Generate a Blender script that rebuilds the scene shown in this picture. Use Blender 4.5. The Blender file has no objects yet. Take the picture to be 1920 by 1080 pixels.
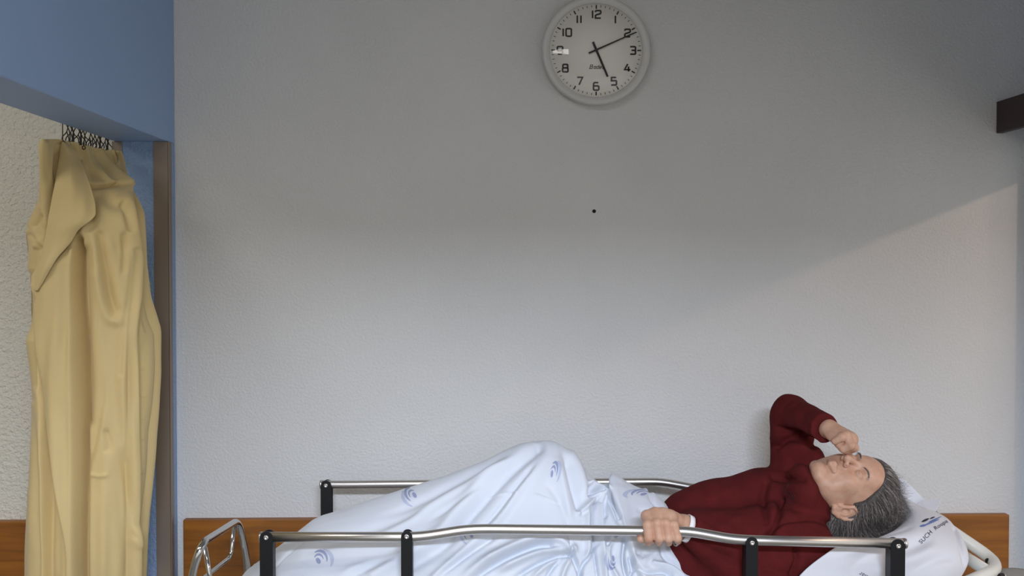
import bpy, bmesh, math, random
import numpy as np
from mathutils import Vector, Matrix
from mathutils.bvhtree import BVHTree
random.seed(7); RNG = np.random.default_rng(7)
S = bpy.context.scene
COL = S.collection

# ---------------------------------------------------------------- camera
CAMZ = 1.70
cd = bpy.data.cameras.new('camera'); cam = bpy.data.objects.new('camera', cd); COL.objects.link(cam)
FPX = 1850.0
cd.sensor_width = 36.0; cd.lens = FPX / 1920 * 36.0
cam.location = (0, 0, CAMZ)
cam.rotation_euler = (math.radians(90 - 1.27), 0, math.radians(-1.42))
cd.clip_start = 0.05
S.camera = cam
CM = np.array(cam.rotation_euler.to_matrix())

def P(px, py, Y):
    """world point at depth Y that the photograph shows at pixel px, py"""
    d = CM @ np.array([(px - 960) / FPX, -(py - 540) / FPX, -1.0])
    return Vector((d * (Y / d[1])).tolist()) + Vector((0, 0, CAMZ))

def proj(V):
    L = (np.asarray(V, float) - np.array([0, 0, CAMZ])) @ CM
    return np.stack([960 + FPX * L[:, 0] / -L[:, 2], 540 - FPX * L[:, 1] / -L[:, 2]], 1)

# ---------------------------------------------------------------- light and exposure
S.view_settings.view_transform = 'Standard'; S.view_settings.look = 'None'
S.view_settings.gamma = 1.0; S.view_settings.use_curve_mapping = False
S.view_settings.exposure = 0.0
w = bpy.data.worlds.new('room_light'); S.world = w; w.use_nodes = True
w.node_tree.nodes['Background'].inputs[0].default_value = (1.0, 0.985, 0.97, 1)
w.node_tree.nodes['Background'].inputs[1].default_value = 0.86

def area(name, loc, target, sx, sy, power, col):
    d = bpy.data.lights.new(name, 'AREA'); d.shape = 'RECTANGLE'; d.size = sx; d.size_y = sy
    d.energy = power; d.color = col
    o = bpy.data.objects.new(name, d); COL.objects.link(o); o.location = loc
    o.rotation_euler = (Vector(target) - Vector(loc)).to_track_quat('-Z', 'Y').to_euler()
    return o
# ward ceiling fluorescent behind the camera, beyond the bay's front beam; then an added fill
LAMPS = [area('ceiling_or_fill_light', (0.25, -0.9, 2.42), (0.15, 3.05, 1.1), 1.1, 0.14, 24, (0.75, 0.83, 1.0)),
         area('ceiling_or_fill_light', (-0.55, 1.0, 2.76), (-0.4, 2.3, 0), 1.2, 0.16, 7.0, (1.0, 0.95, 0.88))]  # unseen fill lamp, added to lift the upper wall on the left
LAMPS.append(area('ceiling_or_fill_light', (-2.3, 1.5, 2.76), (-2.0, 2.4, 0), 1.2, 0.3, 16.0, (1.0, 0.965, 0.90)))   # in the bay on the left
LAMPS[0].data.spread = math.radians(85)   # spread narrowed by choice so the light falls off to the sides
# warm lamps in the neighbouring bay on the right, shining in under its beam
def spot(name, loc, power, r, col):
    d = bpy.data.lights.new(name, 'POINT'); d.energy = power; d.shadow_soft_size = r; d.color = col
    o = bpy.data.objects.new(name, d); COL.objects.link(o); o.location = loc
    return o
# ---------------------------------------------------------------- helpers
def lin(r, g, b):
    f = lambda c: (c / 255 / 12.92) if c / 255 <= 0.04045 else ((c / 255 + 0.055) / 1.055) ** 2.4
    return (f(r), f(g), f(b), 1)

def mat(name, rgb, rough=0.6, metal=0.0, bumps=(), var=None, spec=0.5, sheen=0.0, sss=0.0, two=None):
    """rgb in sRGB; bumps = (scale, strength, distance, kind); var = (scale, amount) of colour mottling"""
    m = bpy.data.materials.new(name); m.use_nodes = True
    nt = m.node_tree; N = nt.nodes; L = nt.links
    b = N['Principled BSDF']
    b.inputs['Base Color'].default_value = lin(*rgb)
    b.inputs['Roughness'].default_value = rough; b.inputs['Metallic'].default_value = metal
    b.inputs['Specular IOR Level'].default_value = spec
    if sheen: b.inputs['Sheen Weight'].default_value = sheen
    if sss:
        b.inputs['Subsurface Weight'].default_value = sss
        b.inputs['Subsurface Radius'].default_value = (0.01, 0.004, 0.002)
        b.inputs['Subsurface Scale'].default_value = 0.5
    tc = N.new('ShaderNodeTexCoord')
    if var:
        n = N.new('ShaderNodeTexNoise'); n.inputs['Scale'].default_value = var[0]; n.inputs['Detail'].default_value = 5
        L.new(tc.outputs['Object'], n.inputs['Vector'])
        r = N.new('ShaderNodeMapRange'); r.inputs[1].default_value = 0.3; r.inputs[2].default_value = 0.7
        L.new(n.outputs[0], r.inputs[0])
        mx = N.new('ShaderNodeMix'); mx.data_type = 'RGBA'
        mx.inputs[6].default_value = lin(*rgb)
        mx.inputs[7].default_value = lin(*(two or tuple(c * (1 - var[1]) for c in rgb)))
        L.new(r.outputs[0], mx.inputs[0]); L.new(mx.outputs[2], b.inputs['Base Color'])
    prev = None
    for sc, st, dist, kind in bumps:
        if kind == 'noise':
            t = N.new('ShaderNodeTexNoise'); t.inputs['Scale'].default_value = sc; t.inputs['Detail'].default_value = 3; o = t.outputs[0]
        elif kind == 'vor':
            t = N.new('ShaderNodeTexVoronoi'); t.feature = 'SMOOTH_F1'; t.inputs['Scale'].default_value = sc; o = t.outputs['Distance']
        else:
            t = N.new('ShaderNodeTexWave'); t.inputs['Scale'].default_value = sc; t.inputs['Distortion'].default_value = 1.0; o = t.outputs[1]
        L.new(tc.outputs['Object'], t.inputs['Vector'])
        bp = N.new('ShaderNodeBump'); bp.inputs['Strength'].default_value = st; bp.inputs['Distance'].default_value = dist
        L.new(o, bp.inputs['Height'])
        if prev: L.new(prev.outputs[0], bp.inputs['Normal'])
        prev = bp
    if prev: L.new(prev.outputs[0], b.inputs['Normal'])
    return m

def obj(name, data, m=None, parent=None, smooth=True, **props):
    if isinstance(data, bmesh.types.BMesh):
        bm = data; data = bpy.data.meshes.new(name); bm.to_mesh(data); bm.free()
    elif isinstance(data, tuple):
        me = bpy.data.meshes.new(name); me.from_pydata([tuple(map(float, v)) for v in data[0]], [], [tuple(map(int, f)) for f in data[1]]); me.update(); data = me
    o = bpy.data.objects.new(name, data); COL.objects.link(o)
    if m: o.data.materials.append(m)
    if parent: o.parent = parent
    if smooth: o.data.polygons.foreach_set('use_smooth', [True] * len(o.data.polygons))
    for k, v in props.items(): o[k] = v
    return o

def np_obj(name, V, F, m, parent=None, **props):
    """fast mesh from numpy quads or triangles"""
    V = np.asarray(V, np.float32); F = np.asarray(F, np.int32); k = F.shape[1]
    me = bpy.data.meshes.new(name)
    me.vertices.add(len(V)); me.vertices.foreach_set('co', V.ravel())
    me.loops.add(F.size); me.loops.foreach_set('vertex_index', F.ravel())
    me.polygons.add(len(F)); me.polygons.foreach_set('loop_start', np.arange(len(F), dtype=np.int32) * k)
    me.polygons.foreach_set('use_smooth', np.ones(len(F), bool))
    me.update(calc_edges=True); me.validate()
    return obj(name, me, m, parent, smooth=True, **props)

def empty(name, loc=(0, 0, 0), **props):
    o = bpy.data.objects.new(name, None); COL.objects.link(o); o.location = loc; o.empty_display_size = 0.05
    for k, v in props.items(): o[k] = v
    return o

def under(child, root):
    """parent and keep world place"""
    child.parent = root; child.matrix_parent_inverse = Matrix.Translation(-root.location)
    return child

def box(bm, lo, hi, bevel=0.0, seg=2):
    r = bmesh.ops.create_cube(bm, size=1.0)
    vs = r['verts']
    for v in vs:
        v.co = Vector([(lo[i] + hi[i]) / 2 + v.co[i] * (hi[i] - lo[i]) for i in range(3)])
    if bevel:
        es = list({e for v in vs for e in v.link_edges})
        bmesh.ops.bevel(bm, geom=es, offset=bevel, segments=seg, affect='EDGES', profile=0.5)
    return bm

def catmull(pts, n):
    p = [np.asarray(q, float) for q in pts]; p = [2 * p[0] - p[1]] + p + [2 * p[-1] - p[-2]]
    out = []
    for i in range(1, len(p) - 2):
        for j in range(n):
            t = j / n
            out.append(0.5 * ((2 * p[i]) + (-p[i-1] + p[i+1]) * t + (2*p[i-1] - 5*p[i] + 4*p[i+1] - p[i+2]) * t*t + (-p[i-1] + 3*p[i] - 3*p[i+1] + p[i+2]) * t**3))
    out.append(p[-2]); return np.array(out)

def fillet(pts, r, n=6):
    """polyline with its corners rounded at radius-like distance r"""
    p = [Vector(q) for q in pts]; out = [p[0]]
    for i in range(1, len(p) - 1):
        a = (p[i-1] - p[i]); b = (p[i+1] - p[i]); ra = min(r, a.length * .45); rb = min(r, b.length * .45)
        s = p[i] + a.normalized() * ra; e = p[i] + b.normalized() * rb
        for j in range(n + 1):
            t = j / n; out.append(s * (1-t)**2 + p[i] * 2*t*(1-t) + e * t*t)
    out.append(p[-1]); return out

def tube(pts, r, n=16, closed=False, caps=True):
    """swept tube, r a number or a list; gives (verts, faces)"""
    p = np.array([list(q) for q in pts], float); m = len(p)
    rr = np.full(m, r) if np.isscalar(r) else np.asarray(r, float)
    T = np.gradient(p, axis=0) if not closed else np.roll(p, -1, 0) - np.roll(p, 1, 0)
    T /= np.linalg.norm(T, axis=1)[:, None] + 1e-12
    up = np.array([0, 0, 1.0]) if abs(T[0][2]) < .9 else np.array([1.0, 0, 0])
    u = np.cross(T[0], up); u /= np.linalg.norm(u); V = []
    for i in range(m):
        u = u - T[i] * np.dot(u, T[i]); u /= np.linalg.norm(u); v = np.cross(T[i], u)
        for k in range(n):
            a = 2 * math.pi * k / n; V.append(p[i] + rr[i] * (math.cos(a) * u + math.sin(a) * v))
    F = []
    for i in range(m if closed else m - 1):
        j = (i + 1) % m
        for k in range(n):
            l = (k + 1) % n; F.append((i*n+k, i*n+l, j*n+l, j*n+k))
    if caps and not closed:
        F.append(tuple(range(n))[::-1]); F.append(tuple((m-1)*n + k for k in range(n)))
    return V, F

def disc_y(cx, cz, y0, y1, r, n=48, bev=0.0, r2=None):
    """solid disc with its axis along Y (y0 nearer the camera)"""
    prof = [(0.0, y0), (r - bev, y0), (r - bev * .3, y0 + bev * .3), (r, y0 + bev), (r2 or r, y1), (0.0, y1)]
    return lathe_y(cx, cz, prof, n)

def lathe_y(cx, cz, prof, n=64):
    V = []; F = []
    for (r, y) in prof:
        for k in range(n):
            a = 2*math.pi*k/n; V.append((cx + max(r, 1e-5)*math.cos(a), y, cz + max(r, 1e-5)*math.sin(a)))
    for i in range(len(prof) - 1):
        for k in range(n):
            l = (k+1) % n; F.append((i*n+k, i*n+l, (i+1)*n+l, (i+1)*n+k))
    return V, F

def stroke(pts, w, closed=False):
    """flat 2-D stroke of width w along a polyline -> verts2d, faces"""
    p = np.array(pts, float); m = len(p); V = []; F = []
    for i in range(m):
        a = p[(i-1) % m] if (closed or i > 0) else None; c = p[(i+1) % m] if (closed or i < m-1) else None
        d1 = (p[i]-a) if a is not None else (c-p[i]); d2 = (c-p[i]) if c is not None else d1
        d1 = d1/(np.linalg.norm(d1)+1e-9); d2 = d2/(np.linalg.norm(d2)+1e-9)
        n1 = np.array([-d1[1], d1[0]]); n2 = np.array([-d2[1], d2[0]]); nn = n1+n2; nn /= (np.linalg.norm(nn)+1e-9)
        s = min(1.6, 1/max(0.3, float(np.dot(nn, n1))))
        V += [p[i] + nn*w/2*s, p[i] - nn*w/2*s]
    for i in range(m if closed else m-1):
        j = (i+1) % m; F.append((2*i, 2*i+1, 2*j+1, 2*j))
    return V, F

def normals(V, F):
    V = np.asarray(V, float); n = np.zeros_like(V)
    a = V[F[:, 0]]; fn = np.cross(V[F[:, 1]] - a, V[F[:, 2]] - a)
    if F.shape[1] == 4: fn = fn + np.cross(V[F[:, 2]] - a, V[F[:, 3]] - a)
    for k in range(F.shape[1]): np.add.at(n, F[:, k], fn)
    return n / (np.linalg.norm(n, axis=1)[:, None] + 1e-12)

def crease_h(Q, feats):
    """height field of folds: each feat = (polyline px, width px, amplitude m, kind[, fade])
       ridge: gaussian; step: raised on the right of the line's direction, cut off on its left"""
    H = np.zeros(len(Q))
    for ft in feats:
        pl, wd, amp, kind = ft[:4]
        pl = catmull([(a, b) for a, b in pl], 6) if len(pl) > 2 else np.array(pl, float)
        best = np.full(len(Q), 1e9); side = np.zeros(len(Q)); arc = np.zeros(len(Q))
        seg = np.linalg.norm(np.diff(pl, axis=0), axis=1); cum = np.concatenate([[0], np.cumsum(seg)]); tot = cum[-1]
        lo = pl.min(0) - wd*4; hi = pl.max(0) + wd*4
        idx = np.nonzero((Q[:, 0] > lo[0]) & (Q[:, 0] < hi[0]) & (Q[:, 1] > lo[1]) & (Q[:, 1] < hi[1]))[0]
        if not len(idx): continue
        q = Q[idx]; b = np.full(len(q), 1e9); s = np.zeros(len(q)); ar = np.zeros(len(q))
        for i in range(len(pl)-1):
            d = pl[i+1]-pl[i]; L2 = d @ d + 1e-9
            traw = ((q-pl[i]) @ d)/L2; t = np.clip(traw, 0, 1)
            c = pl[i] + t[:, None]*d; e = q-c; dd = np.hypot(e[:, 0], e[:, 1])
            m = dd < b; b[m] = dd[m]
            cr = d[0]*(q[:, 1]-pl[i][1]) - d[1]*(q[:, 0]-pl[i][0])
            s[m] = cr[m]/math.sqrt(L2); ar[m] = (cum[i] + t*seg[i])[m]
        a = ar/tot
        fade = np.clip(np.minimum(a, 1-a)/0.22, 0, 1); fade = fade*fade*(3-2*fade)
        if len(ft) > 4 and ft[4] == 'start': fade = np.clip((1-a)/0.3, 0, 1)
        if len(ft) > 4 and ft[4] == 'end': fade = np.clip(a/0.3, 0, 1)
        if len(ft) > 4 and ft[4] == 'full': fade = np.ones_like(a)
        if kind == 'ridge': h = np.exp(-(b/wd)**2)
        else:
            g = 1/(1+np.exp(-np.clip(s/1.2, -30, 30))); h = g*np.exp(-(b/wd)**1.3) - (1-g)*0.25*np.exp(-(b/(wd*.4))**2)
        H[idx] += amp*h*fade
    return H

def grid_faces(nu, nv, wrap=False):
    i = np.arange(nu-1)[:, None]; j = np.arange(nv if wrap else nv-1)[None, :]; j2 = (j+1) % nv
    return np.stack([(i*nv+j).ravel(), ((i+1)*nv+j).ravel(), ((i+1)*nv+j2).ravel(), (i*nv+j2).ravel()], 1).astype(np.int64) if not wrap else \
        np.stack([(i*nv+j+0*i).ravel(), ((i+1)*nv+j).ravel(), ((i+1)*nv+j2).ravel(), (i*nv+j2).ravel()], 1).astype(np.int64)

def vnoise(V, sc, seed=0):
    """cheap smooth 3-D noise from summed sines"""
    r = np.random.default_rng(seed); out = np.zeros(len(V))
    for k in range(7):
        d = r.normal(size=3); d /= np.linalg.norm(d); out += np.sin((V @ d)*sc*(0.6+0.8*r.random())*6.28 + r.random()*6.28)
    return out/7

# ---------------------------------------------------------------- materials
M = {}
M['wall'] = mat('rough_plaster_grey_white', (216, 215, 212), 0.5, bumps=[(120, 0.6, 0.0042, 'noise'), (260, 0.35, 0.002, 'noise')], var=(2.5, 0.03))
M['wall_white'] = mat('rough_plaster_white', (218, 213, 198), 0.5, bumps=[(75, 1.0, 0.008, 'noise'), (170, 0.7, 0.004, 'noise')])
M['blue'] = mat('blue_paint', (138, 165, 202), 0.45, bumps=[(80, 0.9, 0.006, 'noise'), (180, 0.6, 0.003, 'noise')])
M['blue_smooth'] = mat('blue_paint_smooth', (146, 174, 214), 0.5, bumps=[(120, 0.12, 0.002, 'noise')])
M['guard'] = mat('brushed_bronze_metal', (142, 128, 114), 0.42, 0.35, bumps=[(60, 0.05, 0.001, 'noise')])
M['floor'] = mat('vinyl_floor', (150, 150, 148), 0.4, var=(30, .08))
M['ceiling'] = mat('ceiling_paint', (205, 205, 202), 0.8)
M['steel'] = mat('satin_stainless_steel', (214, 209, 203), 0.33, 1.0, bumps=[(300, 0.03, 0.0005, 'noise')])
M['chrome'] = mat('chrome', (205, 203, 200), 0.14, 1.0)
M['black'] = mat('black_powder_coat', (20, 20, 21), 0.45, spec=.3, bumps=[(900, .06, .0004, 'noise')])
M['white_metal'] = mat('cream_enamel', (222, 220, 210), 0.3)
M['grey_plastic'] = mat('grey_plastic', (150, 148, 142), 0.5)
M['linen'] = mat('pale_blue_white_cotton', (212, 217, 225), 0.75, bumps=[(40, 0.10, 0.004, 'noise'), (1400, .05, .0005, 'noise')], sheen=.1)
M['linen_white'] = mat('white_cotton', (218, 218, 222), 0.75, bumps=[(35, 0.12, 0.004, 'noise'), (1400, .05, .0005, 'noise')], sheen=.1)
M['curtain'] = mat('beige_curtain_cloth', (212, 187, 130), 0.7, bumps=[(22, 0.22, 0.008, 'noise'), (60, .12, .003, 'noise'), (900, .08, .0006, 'noise')], sheen=.15)
M['sweater'] = mat('maroon_fleece', (93, 31, 31), 0.95, bumps=[(30, 0.25, 0.008, 'noise'), (600, .35, .001, 'noise')], spec=.1, sheen=.0, var=(25, .12))
M['skin'] = mat('skin', (204, 164, 139), 0.5, bumps=[(180, 0.18, 0.0015, 'noise'), (60, .15, .003, 'noise')], var=(40, 0.1), two=(190, 144, 118), sss=.25, spec=.4)
M['lips'] = mat('lips', (172, 112, 102), 0.45)
M['ink'] = mat('grey_blue_print', (150, 158, 190), 0.8)
M['ink_light'] = mat('pale_blue_print', (183, 190, 212), 0.8)
M['ink_dark'] = mat('dark_print', (46, 46, 62), 0.8)
M['ink_blue'] = mat('blue_print', (104, 124, 178), 0.8)
M['band'] = mat('white_plastic_band', (236, 234, 234), 0.4)
M['silver'] = mat('grey_metal_bracelet', (180, 176, 168), 0.35, 0.6)
M['clock_case'] = mat('grey_white_clock_plastic', (206, 204, 198), 0.4)
M['dial'] = mat('clock_dial', (246, 240, 232), 0.6)
M['clock_ink'] = mat('clock_black_print', (26, 22, 18), 0.5)
M['brown'] = mat('dark_brown_wood', (52, 36, 32), 0.5, bumps=[(40, .1, .001, 'noise')])
M['hook'] = mat('dark_wire', (60, 56, 52), 0.35, 0.8)
M['dark'] = mat('dark_hole', (20, 18, 16), 0.8)
M['mattress'] = mat('blue_grey_mattress_vinyl', (70, 84, 100), 0.5)

def wood():
    m = bpy.data.materials.new('varnished_pine'); m.use_nodes = True
    N = m.node_tree.nodes; L = m.node_tree.links; b = N['Principled BSDF']
    tc = N.new('ShaderNodeTexCoord'); mp = N.new('ShaderNodeMapping'); mp.inputs['Scale'].default_value = (1.5, 10, 16)
    L.new(tc.outputs['Object'], mp.inputs[0])
    n = N.new('ShaderNodeTexNoise'); n.inputs['Scale'].default_value = 3.0; n.inputs['Detail'].default_value = 8; n.inputs['Distortion'].default_value = .6
    L.new(mp.outputs[0], n.inputs['Vector'])
    r = N.new('ShaderNodeValToRGB'); e = r.color_ramp.elements
    e[0].position = .25; e[0].color = lin(118, 68, 14); e[1].position = .75; e[1].color = lin(158, 97, 26)
    L.new(n.outputs[0], r.inputs[0])
    # knots
    v = N.new('ShaderNodeTexVoronoi'); v.inputs['Scale'].default_value = 3.1
    mp2 = N.new('ShaderNodeMapping'); mp2.inputs['Scale'].default_value = (1, 1, 1.6); L.new(tc.outputs['Object'], mp2.inputs[0]); L.new(mp2.outputs[0], v.inputs['Vector'])
    r2 = N.new('ShaderNodeMapRange'); r2.inputs[1].default_value = 0.03; r2.inputs[2].default_value = 0.09; r2.inputs[3].default_value = .6; r2.inputs[4].default_value = 0
    L.new(v.outputs['Distance'], r2.inputs[0])
    mx = N.new('ShaderNodeMix'); mx.data_type = 'RGBA'; mx.inputs[7].default_value = lin(84, 50, 16)
    L.new(r2.outputs[0], mx.inputs[0]); L.new(r.outputs[0], mx.inputs[6]); L.new(mx.outputs[2], b.inputs['Base Color'])
    b.inputs['Roughness'].default_value = .42
    bp = N.new('ShaderNodeBump'); bp.inputs['Strength'].default_value = .15; bp.inputs['Distance'].default_value = .001
    L.new(n.outputs[0], bp.inputs['Height']); L.new(bp.outputs[0], b.inputs['Normal'])
    return m
M['wood'] = wood()

def glassmat():
    m = bpy.data.materials.new('clock_glass'); m.use_nodes = True
    N = m.node_tree.nodes; L = m.node_tree.links; N.remove(N['Principled BSDF'])
    t = N.new('ShaderNodeBsdfTransparent'); t.inputs[0].default_value = (.97, .97, .96, 1)
    g = N.new('ShaderNodeBsdfGlossy'); g.inputs['Roughness'].default_value = .03
    f = N.new('ShaderNodeFresnel'); f.inputs[0].default_value = 1.45
    mx = N.new('ShaderNodeMixShader'); L.new(f.outputs[0], mx.inputs[0]); L.new(t.outputs[0], mx.inputs[1]); L.new(g.outputs[0], mx.inputs[2])
    L.new(mx.outputs[0], N['Material Output'].inputs[0]); return m
M['glass'] = glassmat()

def hairmat():
    m = bpy.data.materials.new('grey_hair'); m.use_nodes = True
    N = m.node_tree.nodes; L = m.node_tree.links; b = N['Principled BSDF']
    g = N.new('ShaderNodeNewGeometry'); r = N.new('ShaderNodeValToRGB'); e = r.color_ramp.elements
    e[0].position = 0; e[0].color = lin(70, 62, 58); e[1].position = 1; e[1].color = lin(196, 188, 180)
    x = e.new(.45); x.color = lin(104, 96, 91); x = e.new(.8); x.color = lin(146, 139, 133)
    L.new(g.outputs['Random Per Island'], r.inputs[0]); L.new(r.outputs[0], b.inputs['Base Color'])
    b.inputs['Roughness'].default_value = .42; b.inputs['Specular IOR Level'].default_value = .35
    return m
M['hair'] = hairmat()
M['hair_base'] = mat('dark_grey_hair_mass', (80, 73, 69), .6, bumps=[(160, .8, .004, 'noise')], var=(70, .3))
# ---------------------------------------------------------------- room
WY = 3.05; PY = 2.985; CEIL = 2.80
XL = P(330, 540, WY).x                      # blue partition's face on the left
XLo = P(215, 540, PY).x                     # its far side
HB = P(260, 265, PY).z                      # underside of the partition's beam
XR = P(1934, 540, WY).x                     # the same on the right, just outside the picture
HBR = P(1925, 293, WY).z
def slab(name, lo, hi, m, bevel=0, **pr):
    bm = bmesh.new(); box(bm, lo, hi, bevel); return obj(name, bm, m, smooth=False, kind='structure', **pr)
wb = slab('wall_back', (XL - .02, WY, 0), (3.6, WY + .12, CEIL), M['wall'])
slab('wall_back_left', (-4.2, WY + .002, 0), (XL - .02, WY + .12, CEIL), M['wall_white'])
slab('floor', (-4.2, -3.6, -.1), (3.6, WY + .12, 0), M['floor'])
slab('ceiling', (-4.2, -3.6, CEIL), (3.6, WY + .12, CEIL + .1), M['ceiling'])
slab('wall_left', (-4.3, -3.6, 0), (-4.2, WY + .12, CEIL), M['wall_white'])
slab('trim_1', (XLo, -.25, HB), (XL, WY, CEIL), M['blue_smooth'], .004)     # beam over the bay opening
slab('trim_2', (XLo, PY, 0), (XL, WY, HB + .001), M['blue'], .003)             # pier
slab('trim_3', (XR, -.25, HBR), (XR + .16, WY, CEIL), M['blue_smooth'], .004)  # matching beam on the right
slab('trim_4', (XR, WY - .07, 0), (XR + .16, WY, HBR + .001), M['blue'])
slab('trim_5', (-4.2, -.35, 2.278), (3.6, -.25, CEIL), M['ceiling'])             # front beam of the bay, above the camera
# metal corner guards on the pier
def guard(x0, x1, side, lab):
    bm = bmesh.new(); box(bm, (x0, PY - .0035, .0), (x1, PY + .001, HB - .001), .001)
    if side == 'r': box(bm, (XL - .001, PY - .0035, 0), (XL + .0035, PY + .022, HB - .001), .001)
    else: box(bm, (XLo - .0035, PY - .0035, 0), (XLo + .001, PY + .03, HB - .001), .001)
    obj('corner_guard', bm, M['guard'], smooth=False, label=lab, category='corner guard')
guard(P(290, 540, PY).x, XL + .002, 'r', 'brown metal corner guard running up the blue pier next to the grey wall')
guard(XLo, P(232, 540, PY).x, 'l', 'brown metal corner guard on the blue pier, mostly hidden behind the curtain top')
# wooden bumper boards
def board(x0, x1, top, lab, grp=None):
    bm = bmesh.new(); box(bm, (x0, WY - .024, top - .34), (x1, WY + .003, top), .003)
    obj('wall_board', bm, M['wood'], smooth=False, label=lab, category='wall board')
board(P(343, 977, WY - .024).x, P(1893, 967, WY - .024).x, P(960, 971, WY - .024).z, 'long varnished wooden bumper board on the wall behind the bed')
board(-3.2, XLo - .004, P(20, 978, WY - .024).z, 'varnished wooden board on the white wall behind the beige curtain')
# plug hole in the wall
v, f = lathe_y(P(1114, 396, WY).x, P(1114, 396, WY).z, [(0, WY - .0005), (.0032, WY - .0005), (.0045, WY - .0025), (.0055, WY - .0018), (.006, WY + .001)], 16)
obj('wall_plug', (v, f), M['dark'], label='small dark plug hole in the bare grey wall below the clock', category='wall plug')
# dark brown plank jutting from the wall at the right
bm = bmesh.new()
xk = P(1868, 220, WY).x
box(bm, (xk, 1.9, P(1868, 250, WY).z), (xk + .022, WY, P(1868, 191, WY).z), .002)
pl = obj('wooden_plank', bm, M['brown'], smooth=False, label='dark brown wooden plank edge-on at the upper right wall', category='plank')
bm = bmesh.new(); box(bm, (xk + .02, 2.1, P(1868, 215, WY).z), (XR + .001, 2.16, P(1868, 205, WY).z), .001)
obj('bracket', bm, M['guard'], pl, smooth=False)
# lamps of the bay on the right; both lie on the line that draws the slanted light edge on the wall
LX = P(2500, 99, WY).x; LZ = P(2500, 99, WY).z
spot('bay_light', (LX, WY - 1.45, LZ), 16.0, .018, (1.0, .68, .50))
spot('bay_light', (LX, WY - .55, LZ), 4.5, .012, (1.0, .68, .50))

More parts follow.
